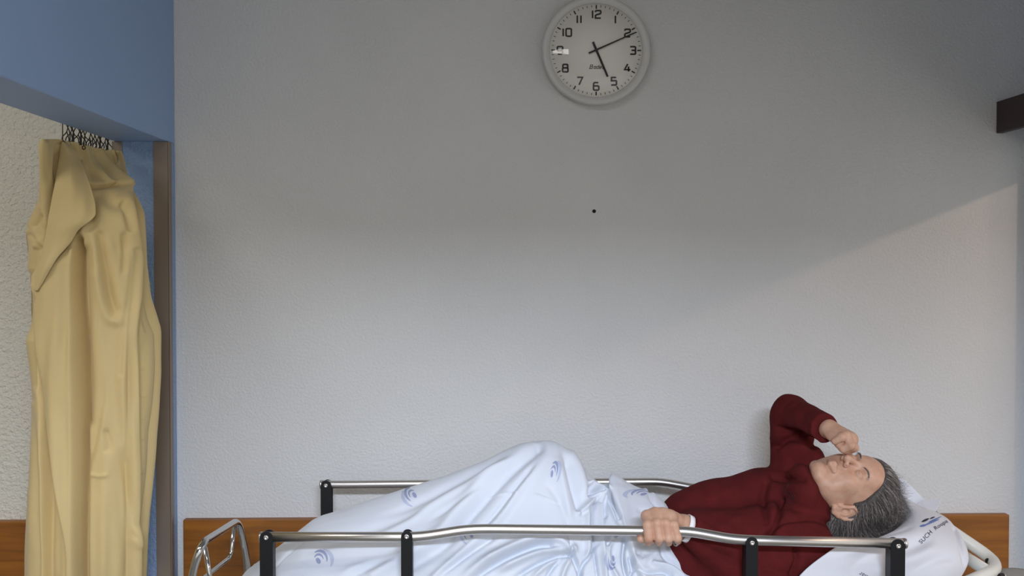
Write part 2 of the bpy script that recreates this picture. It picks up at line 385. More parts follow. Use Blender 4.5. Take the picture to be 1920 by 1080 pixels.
# ---------------------------------------------------------------- clock
def clock():
    c = P(1118, 94, WY - .04); R = 102.0 * (WY - .04) / FPX
    t = empty('wall_clock', (c.x, WY, c.z), label='round white analogue wall clock showing ten past five', category='clock')
    y1 = WY - .045; cx, cz = c.x, c.z
    o = []
    v, f = lathe_y(cx, cz, [(R*.6, WY), (R*.97, WY), (R*.99, WY-.01), (R, y1+.012), (R*.995, y1+.004), (R*.975, y1), (R*.93, y1-.001), (R*.865, y1+.004), (R*.855, y1+.008), (R*.6, y1+.0085)], 96)
    under(obj('case', (v, f), M['clock_case']), t)
    yd = y1 + .007
    v, f = lathe_y(cx, cz, [(0, yd), (R*.858, yd), (R*.858, yd+.003), (0, yd + .003)], 96)
    under(obj('dial', (v, f), M['dial']), t)
    def flat(name, V2, F, y, m, th=.0006, par=None, **pr):
        n = len(V2); V = [(cx + a*R, y, cz + b*R) for a, b in V2] + [(cx + a*R, y + th, cz + b*R) for a, b in V2]
        FF = [tuple(q) for q in F] + [tuple(k + n for k in q)[::-1] for q in F]
        return under(obj(name, (V, FF), m, smooth=False, **pr), t)
    ip = yd - .0007
    V2 = []; F2 = []
    for k in range(60):
        a = math.radians(90 - 6*k); d = (math.cos(a), math.sin(a))
        if k % 5 == 0:
            v, f = stroke([(d[0]*.755, d[1]*.755), (d[0]*.825, d[1]*.825)], .024); flat('hour_mark', v, f, ip, M['clock_ink'])
        else:
            v, f = stroke([(d[0]*.785, d[1]*.785), (d[0]*.822, d[1]*.822)], .010); b = len(V2); V2 += list(v); F2 += [tuple(q + b for q in x) for x in f]
    flat('minute_marks', V2, F2, ip, M['clock_ink'], kind='stuff')
    # squarish numerals, strokes in a 0..1 x 0..1.4 cell
    G = {'1': ([[(.5, 0), (.5, 1.4)]], .45),
         '2': ([[(.03, 1.1), (.03, 1.3), (.15, 1.4), (.88, 1.4), (1, 1.28), (1, .95), (.9, .82), (.15, .6), (0, .45), (0, 0), (1, 0)]], 1),
         '3': ([[(.0, 1.4), (.85, 1.4), (1, 1.28), (1, .85), (.85, .72), (.25, .72)], [(.85, .72), (1, .6), (1, .12), (.85, 0), (0, 0)]], 1),
         '4': ([[(.75, 0), (.75, .95)], [(.6, 1.4), (0, .35), (1.1, .35)]], 1),
         '5': ([[(.95, 1.4), (.08, 1.4), (.05, .78), (.85, .82), (1, .7), (1, .14), (.85, 0), (0, 0)]], 1),
         '6': ([[(.9, 1.4), (.2, 1.4), (.03, 1.22), (0, .15), (.14, 0), (.86, 0), (1, .14), (1, .66), (.86, .78), (.02, .78)]], 1),
         '7': ([[(0, 1.4), (1, 1.4), (.35, 0)]], 1),
         '8': ([[(.14, .75), (.05, .87), (.05, 1.28), (.17, 1.4), (.83, 1.4), (.95, 1.28), (.95, .87), (.86, .75), (1, .62), (1, .14), (.86, 0), (.14, 0), (0, .14), (0, .62), (.14, .75), (.86, .75)]], 1),
         '9': ([[(.1, 0), (.8, 0), (.97, .18), (1, 1.25), (.86, 1.4), (.14, 1.4), (0, 1.26), (0, .74), (.14, .62), (.98, .62)]], 1),
         '0': ([[(.14, 0), (.86, 0), (1, .14), (1, 1.26), (.86, 1.4), (.14, 1.4), (0, 1.26), (0, .14), (.14, 0)]], 1)}
    s = .098
    pos = {12: (0, .655), 1: (.352, .563), 2: (.575, .318), 3: (.675, .0), 4: (.572, -.318), 5: (.325, -.565), 6: (0, -.66), 7: (-.30, -.565), 8: (-.568, -.33), 9: (-.665, -.005), 10: (-.54, .322), 11: (-.315, .563)}
    for n, (x, y) in pos.items():
        ds = str(n); ws = [G[c][1] for c in ds]
        ws = [(.3 if c == '1' and len(ds) > 1 else w_) for c, w_ in zip(ds, ws)]
        tot = sum(ws)*s + .038*(len(ds)-1); ox = x - tot/2; V = []; F = []
        for c, w_ in zip(ds, ws):
            for pl_ in G[c][0]:
                pts = [((ox + (w_*s/2 if c == '1' else a*s*w_)), y + (b-.7)*s) for a, b in pl_]
                v, f = stroke(pts, .029); b0 = len(V); V += list(v); F += [tuple(q + b0 for q in g) for g in f]
            ox += w_*s + .038
        flat('numeral', V, F, ip, M['clock_ink'])
    # maker's word in slanted letters
    Lt = {'B': [[(0, 0), (.25, 1.3), (.95, 1.3), (1.05, 1.15), (1, .85), (.85, .7), (.14, .7)], [(.85, .7), (.95, .5), (.9, .15), (.75, 0), (-.35, 0)]],
          'o': [[(.1, 0), (.7, 0), (.85, .75), (.2, .75), (.1, 0)]],
          'd': [[(.75, 0), (.1, 0), (.2, .75), (.85, .75)], [(.75, 0), (.95, 1.3)]],
          'e': [[(.75, 0), (.1, 0), (.2, .75), (.85, .75), (.8, .4), (.12, .4)]],
          't': [[(.35, 1.2), (.15, 0), (.5, 0)], [(.05, .78), (.6, .78)]]}
    V = []; F = []; ox = -.115
    for c in 'Bodet':
        for pl_ in Lt[c]:
            v, f = stroke([(ox + a*.05, -.335 + b*.052) for a, b in pl_], .010); b0 = len(V); V += list(v); F += [tuple(q + b0 for q in g) for g in f]
        ox += .068 if c == 'B' else .052
    flat('maker_name', V, F, ip, M['clock_ink'])
    def hand(name, dx, dy, L1, L2, w1, w2, y):
        l = math.hypot(dx, dy); dx /= l; dy /= l; nx, ny = -dy, dx
        V2 = [(-dx*L2 + nx*w1/2, -dy*L2 + ny*w1/2), (-dx*L2 - nx*w1/2, -dy*L2 - ny*w1/2), (dx*L1 - nx*w2/2, dy*L1 - ny*w2/2), (dx*L1 + nx*w2/2, dy*L1 + ny*w2/2)]
        n = 4; V = [(cx + a*R, y, cz + b*R) for a, b in V2] + [(cx + a*R, y + .001, cz + b*R) for a, b in V2]
        F = [(0, 1, 2, 3), (7, 6, 5, 4)] + [(i, (i+1) % 4, 4 + (i+1) % 4, 4 + i) for i in range(4)]
        under(obj(name, (V, F), M['clock_ink'], smooth=False), t)
    hand('hour_hand', 22, -51, .53, .16, .042, .036, yd - .005)
    hand('minute_hand', 74, 33, .80, .155, .032, .022, yd - .0075)
    v, f = disc_y(cx, cz, yd - .0095, yd - .001, .0045, 20, .001); under(obj('hub', (v, f), M['clock_ink']), t)
    prof = [(R*.862*math.sin(a), y1 + .006 - .017*math.cos(a*1.0) + .0) for a in np.linspace(0, math.pi/2, 16)]
    v, f = lathe_y(cx, cz, prof, 64); under(obj('glass', (v, f), M['glass']), t)
clock()

# ---------------------------------------------------------------- bed
def RY(px): return 2.385 + (px - 490) / 1207.0 * (2.32 - 2.385)      # depth of the near rail
bed = empty('hospital_bed', P(1090, 1010, 2.62) - Vector((0, 0, 1.0)), label='hospital trolley bed with steel side rails and raised white head frame', category='bed')
def bp(name, data, m, smooth=True, par=None, **pr): return under(obj(name, data, m, smooth=smooth, **pr), par or bed) if par is None else under_part(obj(name, data, m, smooth=smooth, **pr), par)
def under_part(ch, par):
    ch.parent = par; ch.matrix_parent_inverse = (Matrix.Translation(par.matrix_parent_inverse.translation + bed.location)).inverted(); return ch
near = [(490, 1007), (770, 1007), (800, 1005), (868, 994), (905, 992), (1275, 996), (1305, 998.5), (1365, 1010), (1400, 1013), (1696, 1019)]
npts = fillet([P(x, y, RY(x)) for x, y in near], .03, 4)
bp('side_rail', tube(npts, .0122, 20), M['steel'])
FY = 2.915
far = [(603, 908), (640, 908.5), (1225, 903), (1245, 904), (1305, 915), (1345, 921), (1560, 925)]
fpts = fillet([P(x, y, FY - (x-600)*.00005) for x, y in far], .03, 4)
bp('side_rail', tube(fpts, .0115, 20), M['steel'])
def post(px, topy, Y, w, side, depth=.030, fa=1):
    """upright channel bar: rounded front plate, web on one side, cap behind the tube"""
    c = P(px, topy, Y - .0155); hw = w/2; z0 = .55
    V = []; n = 10
    arc = [(hw*math.cos(a), hw*math.sin(a)) for a in np.linspace(0, math.pi, n)]
    prof = [(hw, z0 - c.z + hw)] + arc + [(-hw, z0 - c.z + hw)]
    zc = c.z - hw
    fr = Y - .0165; V = [(c.x + a, fr, zc + (b if b > -.1 else z0 - zc)) for a, b in prof]; k = len(V)
    V += [(x, fr + .003, z) for x, _, z in V]
    F = [tuple(range(k)), tuple(range(2*k-1, k-1, -1))] + [(i, k+i, k+(i+1) % k, (i+1) % k) for i in range(k)]
    # rear plate
    b = len(V); V2 = [(x, y + depth, z - .0035) for x, y, z in V[:2*k]]; F += [tuple(q + b for q in g) for g in F[:k+2]]; V = V + V2
    p = bp('rail_post', (V, F), M['black'], False)
    bm = bmesh.new(); xs = c.x + side*(hw - .003)
    box(bm, (min(xs, xs + side*.003), fr + .001, z0), (max(xs, xs + side*.003), fr + depth + .002, zc - .008), 0)
    box(bm, (c.x - hw + .003, fr + .012, z0), (c.x + hw - .003, fr + depth - .004, zc - .016), 0)
    bp('post_channel', bm, M['black'], False, par=p)
    v, f = lathe_y(c.x, zc + .001, [(0, fr - .0012), (.0022, fr - .0012), (.0026, fr - .0035), (.0052, fr - .003), (.0062, fr - .0008), (.0062, fr + .001)], 20)
    bp('screw', (v, f), M['steel'], par=p)
    return p
post(499, 996.5, RY(499), .031, 1); post(762.5, 996, RY(762), .027, 1); post(1410, 1007, RY(1410), .029, -1); post(1684, 1011, RY(1684), .034, -1)
post(611, 901, FY, .031, -1); post(1560, 915, FY, .031, 1)
for px, py, Y, s in ((489, 1007, RY(489), -1), (1697, 1019, RY(1697), 1), (602, 908, FY, -1)):
    c = P(px, py, Y); bp('end_cap', tube([c + Vector((s*d, 0, 0)) for d in (-.004, .001, .003, .0042)], [.0128, .0128, .0115, .007], 20), M['steel'])
# lower tube joining the posts, bed deck, legs (below the picture)
bp('lower_rail', tube([P(480, 1007, RY(480)) - Vector((0, 0, .36)), P(1700, 1019, RY(1700)) - Vector((0, 0, .36))], .012, 12), M['steel'])
bp('lower_rail', tube([P(600, 908, FY) - Vector((0, 0, .36)), P(1700, 908, FY) - Vector((0, 0, .36))], .012, 12), M['steel'])
bm = bmesh.new(); box(bm, (-.72, 2.37, .66), (1.12, 2.90, .70), .01); bp('deck', bm, M['white_metal'], False)
for x in (-.55, .95):
    for y in (2.42, 2.84):
        q = bp('leg', tube([(x, y, .66), (x, y, .15)], .018, 12), M['white_metal'])
        bp('wheel', tube([(x - .016, y, .075), (x - .014, y, .075), (x + .014, y, .075), (x + .016, y, .075)], [.06, .075, .075, .06], 24), M['black'], par=q)
        bm = bmesh.new(); box(bm, (x - .022, y - .02, .07), (x + .022, y + .02, .16), .006); bp('castor_fork', bm, M['guard'], par=q)
# foot end: chrome hoop with inner bar
a0 = P(352, 1150, 2.43); a1 = P(378, 1019, 2.43); a2 = P(447, 975, 2.77); a3 = P(464, 1050, 2.77); a4 = P(462, 1130, 2.77)
bp('foot_hoop', tube(fillet([a0, P(360, 1075, 2.43), a1, a2, a3, a4], .045, 8), .0095, 16), M['chrome'])
b0 = P(384, 1026, 2.47); b1 = P(402, 1130, 2.47)
bp('hoop_stay', tube([b0, b1], .0062, 12), M['chrome'])
bp('hoop_stay', tube(fillet([P(439, 981, 2.755), P(433, 1044, 2.74), P(385, 1082, 2.55), P(340, 1120, 2.45)], .02, 6), .0062, 12), M['chrome'])
# head end: cream enamelled tube frame with black bumper knob
h = [P(1764, 981, 2.69), P(1790, 1000, 2.66), P(1861, 1048, 2.60), P(1868, 1068, 2.52), P(1838, 1082, 2.47), P(1700, 1140, 2.44)]
bp('head_frame', tube(fillet(h, .05, 8), .0165, 20), M['white_metal'])
bp('frame_bar', tube([P(1800, 1038, 2.63), P(1850, 1070, 2.52)], .016, 16), M['white_metal'])
c = P(1857, 1052, 2.575)
bp('knob', tube([c + Vector((0, 0, d)) for d in (-.012, .002, .006, .008)], [.013, .013, .010, .003], 18), M['black'])
c = P(1912, 1082, 2.52)
bp('bumper', tube([c + Vector((0, 0, d)) for d in (-.03, .006, .011, .0125)], [.048, .048, .044, .02], 28), M['grey_plastic'])
bp('bumper_stem', tube([P(1850, 1078, 2.50), c - Vector((0, 0, .014))], .012, 14), M['white_metal'])
c = P(1873, 1082, 2.5); bp('bumper_bolt', tube([c + Vector((-.01, 0, 0)), c + Vector((.012, 0, 0))], .010, 14), M['black'])
# mattress, flat part and raised head part
bm = bmesh.new(); box(bm, (-.70, 2.385, .70), (.46, 2.885, .80), .03, 3)
matt = obj('mattress', bm, M['mattress'], label='blue-grey mattress under the sheets on the trolley bed', category='mattress')
bm = bmesh.new(); box(bm, (0, 2.40, -.10), (.66, 2.87, -.0), .03, 3)
bmesh.ops.transform(bm, matrix=Matrix.Translation((.45, 0, .81)) @ Matrix.Rotation(math.radians(-10), 4, 'Y'), verts=bm.verts)
obj('head_section', bm, M['mattress'], matt)
# ---------------------------------------------------------------- bed sheet over the knees
def interp_px(tab, Y):
    w = [P(x, y, Y) for x, y in tab]
    return np.array([q.x for q in w]), np.array([q.z for q in w])
def sheet():
    YR = 2.63
    top = [(425, 1130), (440, 1100), (455, 1078), (490, 1050), (530, 1020), (562, 994), (585, 976), (603, 968), (640, 957), (700, 936), (780, 910), (840, 891), (900, 867), (950, 843), (975, 833), (1000, 826.5),
           (1022, 824.5), (1042, 829), (1060, 839), (1080, 861), (1098, 880), (1116, 900), (1128, 909), (1137, 908), (1148, 904), (1160, 904), (1180, 909), (1205, 918), (1225, 929), (1240, 943), (1262, 975), (1300, 1010), (1345, 1050)]
    tx, tz = interp_px(top, YR)
    x0 = tx[0]; nu, nv = 620, 300
    V = np.zeros((nu, nv, 3))
    # v: 0 hanging hem at the front .. vr ridge .. 1 behind
    vs = np.linspace(0, 1, nv)
    xr = P(1246, 950, YR).x                   # right edge at the ridge
    xf = P(1352, 1100, 2.39).x                # right edge at the front
    zf = .895; y0 = 2.372
    for j, v in enumerate(vs):
        if v < .10: k = 0; hang = (.10 - v) / .10
        else: k = min(1, (v - .10) / .58); hang = 0
        edge = xf + (xr - xf) * min(1, k * 1.02) ** .9
        if v > .68: edge = xr - (v - .68) * .1
        u = np.linspace(0, 1, nu); X = x0 + (edge - x0) * u
        Z = np.interp(X, tx, tz)
        Zr = Z.copy()
        # smooth the ridge height slightly
        ker = np.hanning(9); ker /= ker.sum(); Zr = np.convolve(np.pad(Zr, 4, 'edge'), ker, 'valid')
        yc = YR + 0 * X
        if v <= .68:
            y = y0 + (YR - y0) * k
            lowz = np.minimum(zf, Zr)
            s = 1 - (1 - k) ** 1.75
            # the foot end falls away more gently
            z = lowz + (Zr - lowz) * s
            if hang: z = z - .16 * hang; y = y0 - .004 * hang
        else:
            b = (v - .68) / .32; y = YR + b * (2.885 - YR); s = (1 - b ** 1.8)
            lowz = np.minimum(.83, Zr); z = lowz + (Zr - lowz) * s
        V[:, j, 0] = X; V[:, j, 1] = y; V[:, j, 2] = z
    V = V.reshape(-1, 3); F = grid_faces(nu, nv)
    N = normals(V, F)
    if N[:, 2].mean() < 0: F = F[:, ::-1]; N = -N
    # second knee bump in front, softly
    Q = proj(V)
    feats = [
        # broad soft rays from the knee
        ([(1008, 838), (950, 888), (885, 962), (845, 1010), (800, 1042), (738, 1090)], 13, -.016, 'ridge', 'start'),
        ([(1000, 832), (930, 880), (860, 955), (822, 1000), (770, 1034), (700, 1080)], 15, .012, 'ridge', 'end'),
        ([(1030, 850), (985, 905), (935, 975), (890, 1015), (850, 1050), (812, 1084)], 9, .009, 'ridge', 'end'),
        ([(944, 996), (905, 1020), (870, 1044), (812, 1088)], 6, -.010, 'ridge'),
        ([(1010, 860), (975, 905), (925, 968), (890, 1002)], 6, -.006, 'ridge'),
        ([(985, 842), (920, 870), (850, 908), (790, 940), (700, 975)], 9, -.006, 'ridge'),
        ([(990, 845), (900, 895), (820, 940), (770, 975), (690, 1010)], 8, .005, 'ridge'),
        ([(985, 850), (900, 915), (840, 955), (790, 985)], 7, -.005, 'ridge'),
        ([(800, 950), (720, 985), (640, 1010), (560, 1040)], 12, -.006, 'ridge'),
        ([(860, 1000), (780, 1040), (690, 1060), (620, 1085)], 12, .007, 'ridge'),
        ([(760, 1045), (700, 1062), (640, 1085)], 9, -.008, 'ridge'),
        ([(575, 1010), (548, 1030), (515, 1062)], 3, -.004, 'ridge', 'full'),
        # right flank of the knee
        ([(1052, 838), (1066, 870), (1076, 910), (1089, 960)], 8, -.013, 'ridge', 'end'),
        ([(1058, 835), (1080, 870), (1092, 905), (1097, 940)], 9, .010, 'ridge'),
        ([(1040, 850), (1052, 890), (1062, 940), (1068, 985)], 9, .006, 'ridge'),
        ([(1020, 900), (1050, 940), (1065, 985), (1062, 1010)], 8, -.004, 'ridge'),
        ([(898, 928), (945, 925), (965, 924), (985, 930)], 2.6, .0018, 'ridge'),
        ([(1000, 925), (1030, 938), (1052, 946)], 2.6, .0025, 'ridge'),
        ([(1020, 936), (1035, 941), (1055, 948)], 3, -.002, 'ridge'),
        # big swag below the rail
        ([(860, 1090), (900, 1058), (950, 1030), (1000, 1012), (1040, 1012), (1072, 1030)], 10, .022, 'ridge', 'end'),
        ([(870, 1100), (915, 1066), (960, 1042), (1005, 1025), (1030, 1024)], 7, -.016, 'ridge', 'full'),
        ([(925, 1075), (975, 1050), (1025, 1033), (1075, 1034)], 8, .018, 'ridge'),
        ([(950, 1094), (1000, 1062), (1035, 1047), (1072, 1037)], 5, -.017, 'ridge', 'end'),
        ([(990, 1092), (1018, 1066), (1040, 1052), (1074, 1040)], 5, .012, 'ridge'),
        ([(1018, 1094), (1035, 1066), (1052, 1048), (1072, 1039)], 4, -.012, 'ridge', 'end'),
        ([(1050, 1094), (1060, 1065), (1072, 1045)], 6, .012, 'ridge'),
        ([(1069, 1022), (1076, 1045), (1084, 1066), (1092, 1092)], 4.5, -.016, 'ridge', 'full'),
        # bunch to the right of the knee
        ([(1064, 985), (1067, 1012), (1080, 1045), (1092, 1075)], 2.2, -.003, 'ridge', 'full'),
        ([(1104, 916), (1108, 930), (1116, 938)], 4, -.020, 'ridge', 'full'),
        ([(1104, 908), (1120, 916), (1145, 926)], 5, .014, 'ridge', 'full'),
        ([(1108, 921), (1130, 925), (1148, 948), (1160, 975)], 4.5, -.012, 'ridge', 'full'),
        ([(1086, 962), (1104, 945), (1118, 931), (1132, 936), (1150, 960), (1168, 1000)], 6, .016, 'ridge', 'full'),
        ([(1102, 945), (1101, 985), (1103, 1030), (1098, 1060)], 6, .010, 'ridge'),
        ([(1116, 935), (1112, 965), (1113, 1000), (1117, 1050), (1122, 1090)], 3, -.013, 'ridge', 'full'),
        ([(1124, 935), (1126, 975), (1130, 1030), (1136, 1085)], 6, .012, 'ridge', 'full'),
        ([(1124, 944), (1134, 952), (1136, 966)], 3, -.008, 'ridge', 'full'),
        ([(1135, 965), (1132, 985), (1142, 1000), (1160, 1000)], 4, -.008, 'ridge', 'full'),
        ([(1118, 1020), (1104, 1045), (1092, 1062), (1088, 1090)], 4, -.013, 'ridge', 'full'),
        ([(1150, 1010), (1140, 1035), (1144, 1060), (1158, 1085)], 6, .013, 'ridge', 'full'),
        ([(1158, 990), (1152, 1010), (1140, 1022)], 4, -.008, 'ridge', 'full'),
        ([(1172, 1012), (1168, 1040), (1172, 1068), (1180, 1085)], 4.5, -.020, 'ridge', 'full'),
        ([(1182, 1045), (1186, 1066), (1180, 1080)], 3.5, -.014, 'ridge', 'full'),
        # turned-back flap: its raised left edge and the folds on it
        ([(1205, 1092), (1190, 1062), (1178, 1024), (1166, 985), (1152, 945), (1144, 915), (1146, 902)], 26, .020, 'step', 'full'),
        ([(1232, 1012), (1206, 1022), (1194, 1040)], 7, -.007, 'ridge', 'full'),
        ([(1250, 1000), (1232, 1035), (1205, 1055), (1197, 1045)], 8, .006, 'ridge'),
        ([(1235, 1010), (1245, 1040), (1270, 1060), (1300, 1078), (1320, 1090)], 6, -.010, 'ridge', 'full'),
        ([(1225, 1058), (1250, 1062), (1268, 1072), (1290, 1092)], 6, .010, 'ridge', 'full'),
        ([(1192, 1066), (1210, 1077), (1240, 1072), (1258, 1078)], 4, -.012, 'ridge', 'full'),
        ([(1216, 922), (1225, 942), (1250, 965)], 3.5, -.005, 'ridge', 'full'),
        ([(1210, 918), (1228, 930), (1250, 955)], 5, .006, 'ridge', 'full'),
        ([(1190, 960), (1225, 958), (1245, 975)], 6, -.003, 'ridge'),
    ]
    front = V[:, 1] < YR + .02
    H = crease_h(Q, [(f[0], f[1]*.85, f[2]*1.3) + tuple(f[3:]) for f in feats]) * front
    # fine irregular wrinkling
    H += .0011 * vnoise(V, 9, 3) + .0006 * vnoise(V * [1, 1, .5], 26, 4)
    Vg = V + N * H[:, None]
    return Vg, F, V, N
SV, SF, _, _ = sheet()
sh = np_obj('bed_sheet', SV, SF, M['linen'], label='pale blue-white hospital sheet tented over raised knees and bunched at the hip', category='sheet')
md = sh.modifiers.new('thickness', 'SOLIDIFY'); md.thickness = .0015; md.offset = -1
SHB = BVHTree.FromPolygons([Vector(v) for v in SV], SF.tolist())
def project(bvh, px, py, off=.0008):
    d = (P(px, py, 2.0) - Vector((0, 0, CAMZ))).normalized()
    h = bvh.ray_cast(Vector((0, 0, CAMZ)), d, 6)
    return None if h[0] is None else h[0] + (h[1] * off if h[1].dot(d) < 0 else -h[1] * off)
def decal(name, bvh, V2, F, m, parent, off=.0008, **pr):
    """print laid on a cloth surface"""
    V = [project(bvh, x, y, off) for x, y in V2]
    F = [f for f in F if all(V[i] is not None for i in f)]
    F = [f for f in F if max((V[a] - V[b]).length for a in f for b in f) < .03]
    if not F: return None
    V = [v if v is not None else Vector((0, 0, 0)) for v in V]
    used = sorted({i for f in F for i in f}); mp = {a: i for i, a in enumerate(used)}
    o = obj(name, ([V[i] for i in used], [tuple(mp[i] for i in f) for f in F]), m, smooth=True, **pr)
    o.parent = parent; return o
def crescent(c, r0, r1, w, a0, a1, n=14, k=3):
    V = []; F = []
    for i in range(n + 1):
        t = i / n; a = a0 + (a1 - a0) * t; ww = w * math.sin(math.pi * min(1, max(0, t * .86 + .08)))
        for j in range(k + 1):
            q = j / k - .5; V.append((c[0] + (r0 + ww*q) * math.cos(a), c[1] + (r1 + ww*q) * math.sin(a)))
    for i in range(n):
        for j in range(k): F.append((i*(k+1)+j, i*(k+1)+j+1, (i+1)*(k+1)+j+1, (i+1)*(k+1)+j))
    return V, F
def blob(c, a, b, rot, n=20):
    V = [c]; F = []
    for s in (.5, 1):
        for i in range(n):
            t = 2*math.pi*i/n; x, y = a*s*math.cos(t), b*s*math.sin(t); V.append((c[0] + x*math.cos(rot) - y*math.sin(rot), c[1] + x*math.sin(rot) + y*math.cos(rot)))
    for i in range(n):
        j = (i+1) % n; F.append((0, 1+i, 1+j)); F.append((1+i, 1+n+i, 1+n+j, 1+j))
    return V, F
def swirl(cx, cy, s, rot, sx=1, sy=1):
    """the laundry's printed swirl: an oval drop under three arcs"""
    parts = [(blob((-.42, .28), .24, .36, -.5), M['ink']), (crescent((-.38, .2), .52, .62, .24, -2.7, -.15), M['ink']), (crescent((-.3, .15), .84, .97, .32, -2.2, .25), M['ink']), (crescent((-.15, .25), 1.27, 1.27, .44, -1.35, .55), M['ink_light'])]
    V = []; F = []; out = []
    for (v, f), m in parts:
        pts = []
        for x, y in v:
            x, y = x*sx, y*sy; pts.append((cx + s*(x*math.cos(rot) - y*math.sin(rot)), cy + s*(x*math.sin(rot) + y*math.cos(rot))))
        decal('printed_swirl', SHB, pts, f, m, sh)
swirl(604, 1047, 17, 0); swirl(770, 930, 17, math.pi * .72, .8, -1); swirl(1040, 884, 17, .25, .55, 1.2)
swirl(1197, 925, 19, math.pi * .98, 1.2, -.42); swirl(877, 1003, 15, math.pi * .8, .8, -1); swirl(1146, 1052, 17, math.pi * 1.0, .55, 1)

# ---------------------------------------------------------------- pillow
def pillow():
    bottom = catmull([P(1470, 1150, 2.36), P(1560, 1140, 2.37), (P(1650, 1130, 2.39)), P(1740, 1115, 2.39), P(1798, 1090, 2.42)], 20)
    topc = catmull([P(1570, 985, 2.80), P(1600, 930, 2.83), P(1650, 905, 2.83), P(1690, 897, 2.82), P(1712, 915, 2.80), P(1733, 937, 2.77), P(1748, 943, 2.75)], 14)
    left = catmull([P(1470, 1150, 2.36), P(1494, 1086, 2.375), P(1540, 1046, 2.40), P(1582, 1020, 2.48), P(1590, 1000, 2.62), P(1570, 985, 2.80)], 20)
    right = catmull([P(1798, 1090, 2.42), P(1816, 1052, 2.44), P(1808, 1018, 2.50), P(1786, 985, 2.60), P(1757, 958, 2.69), P(1748, 943, 2.75)], 16)
    nu = nv = 110
    rs = lambda c, n: np.stack([np.interp(np.linspace(0, 1, n), np.linspace(0, 1, len(c)), c[:, k]) for k in range(3)], 1)
    B, T, L, R = rs(bottom, nu), rs(topc, nu), rs(left, nv), rs(right, nv)
    u = np.linspace(0, 1, nu)[:, None, None]; v = np.linspace(0, 1, nv)[None, :, None]
    C = (1-v)*B[:, None] + v*T[:, None] + (1-u)*L[None] + u*R[None] - ((1-u)*(1-v)*B[0] + u*(1-v)*B[-1] + (1-u)*v*T[0] + u*v*T[-1])
    V = C.reshape(-1, 3); F = grid_faces(nu, nv); N = normals(V, F)
    if (N @ np.array([0, -1, .6])).mean() < 0: F = F[:, ::-1]; N = -N
    uu = np.broadcast_to(u, (nu, nv, 1)).reshape(-1); vv = np.broadcast_to(v, (nu, nv, 1)).reshape(-1)
    env = (np.clip(4*uu*(1-uu), 0, 1) * np.clip(4*vv*(1-vv), 0, 1))
    bul = env ** .45
    avg = N.mean(0); avg /= np.linalg.norm(avg)
    Q = proj(V)
    feats = [([(1575, 1085), (1630, 1055), (1700, 1040), (1750, 1015)], 12, -.010, 'ridge'), ([(1560, 1050), (1620, 1040), (1680, 1022)], 9, .007, 'ridge'),
             ([(1620, 1090), (1690, 1065), (1760, 1035)], 12, .008, 'ridge'), ([(1600, 1035), (1640, 1015), (1690, 1000), (1720, 985)], 7, -.004, 'ridge'),
             ([(1786, 1000), (1795, 1030), (1805, 1060)], 4, -.008, 'ridge', 'full'), ([(1700, 1085), (1750, 1060), (1790, 1055)], 8, -.006, 'ridge'),
             ([(1735, 945), (1760, 965), (1786, 1000)], 5, .004, 'ridge')]
    H = crease_h(Q, feats) + .0012*vnoise(V, 10, 9)*env
    H -= .095*np.exp(-((Q[:, 0]-1640)/88)**2 - ((Q[:, 1]-938)/58)**2) + .055*np.exp(-((Q[:, 0]-1612)/36)**2 - ((Q[:, 1]-990)/20)**2)
    Vt = V + avg*(.030*bul)[:, None] + N*H[:, None]
    Vb = V - avg*(.085*bul)[:, None]
    Fb = F[:, ::-1] + len(V)
    return np.vstack([Vt, Vb]), np.vstack([F, Fb]), len(V)
PV, PF, npil = pillow()
pil = np_obj('pillow', PV, PF, M['linen_white'], label='white pillow with printed laundry lettering under the grey-haired head', category='pillow')
PB = BVHTree.FromPolygons([Vector(v) for v in PV[:npil]], PF[:len(PF)//2].tolist())
# loose corners of the pillow case
def flap(name, pts, m, par, th=.002):
    V = [Vector(p) for p in pts]; n = len(V); c = sum(V, Vector()) / n
    nn = (V[1]-V[0]).cross(V[-1]-V[0]).normalized()
    if nn.y > 0: nn = -nn
    A = [c + nn*.004] + V; Fc = [(0, i+1, (i+1) % n + 1) for i in range(n)]
    Bk = [p - nn*th for p in A]; k = len(A)
    Fs = Fc + [tuple(i + k for i in f)[::-1] for f in Fc] + [(i+1, (i+1) % n+1, (i+1) % n+1+k, i+1+k) for i in range(n)]
    o = obj(name, (A + Bk, Fs), m, smooth=False); o.parent = par; return o
flap('case_corner', [P(1700, 955, 2.745), P(1728, 938, 2.74), P(1764, 936, 2.72), P(1758, 950, 2.70), P(1751, 966, 2.68), P(1720, 975, 2.70)], M['linen_white'], pil)
flap('case_corner', [P(1665, 930, 2.80), P(1685, 893, 2.79), P(1698, 901, 2.78), P(1738, 941, 2.75), P(1700, 970, 2.76)], M['linen_white'], pil)
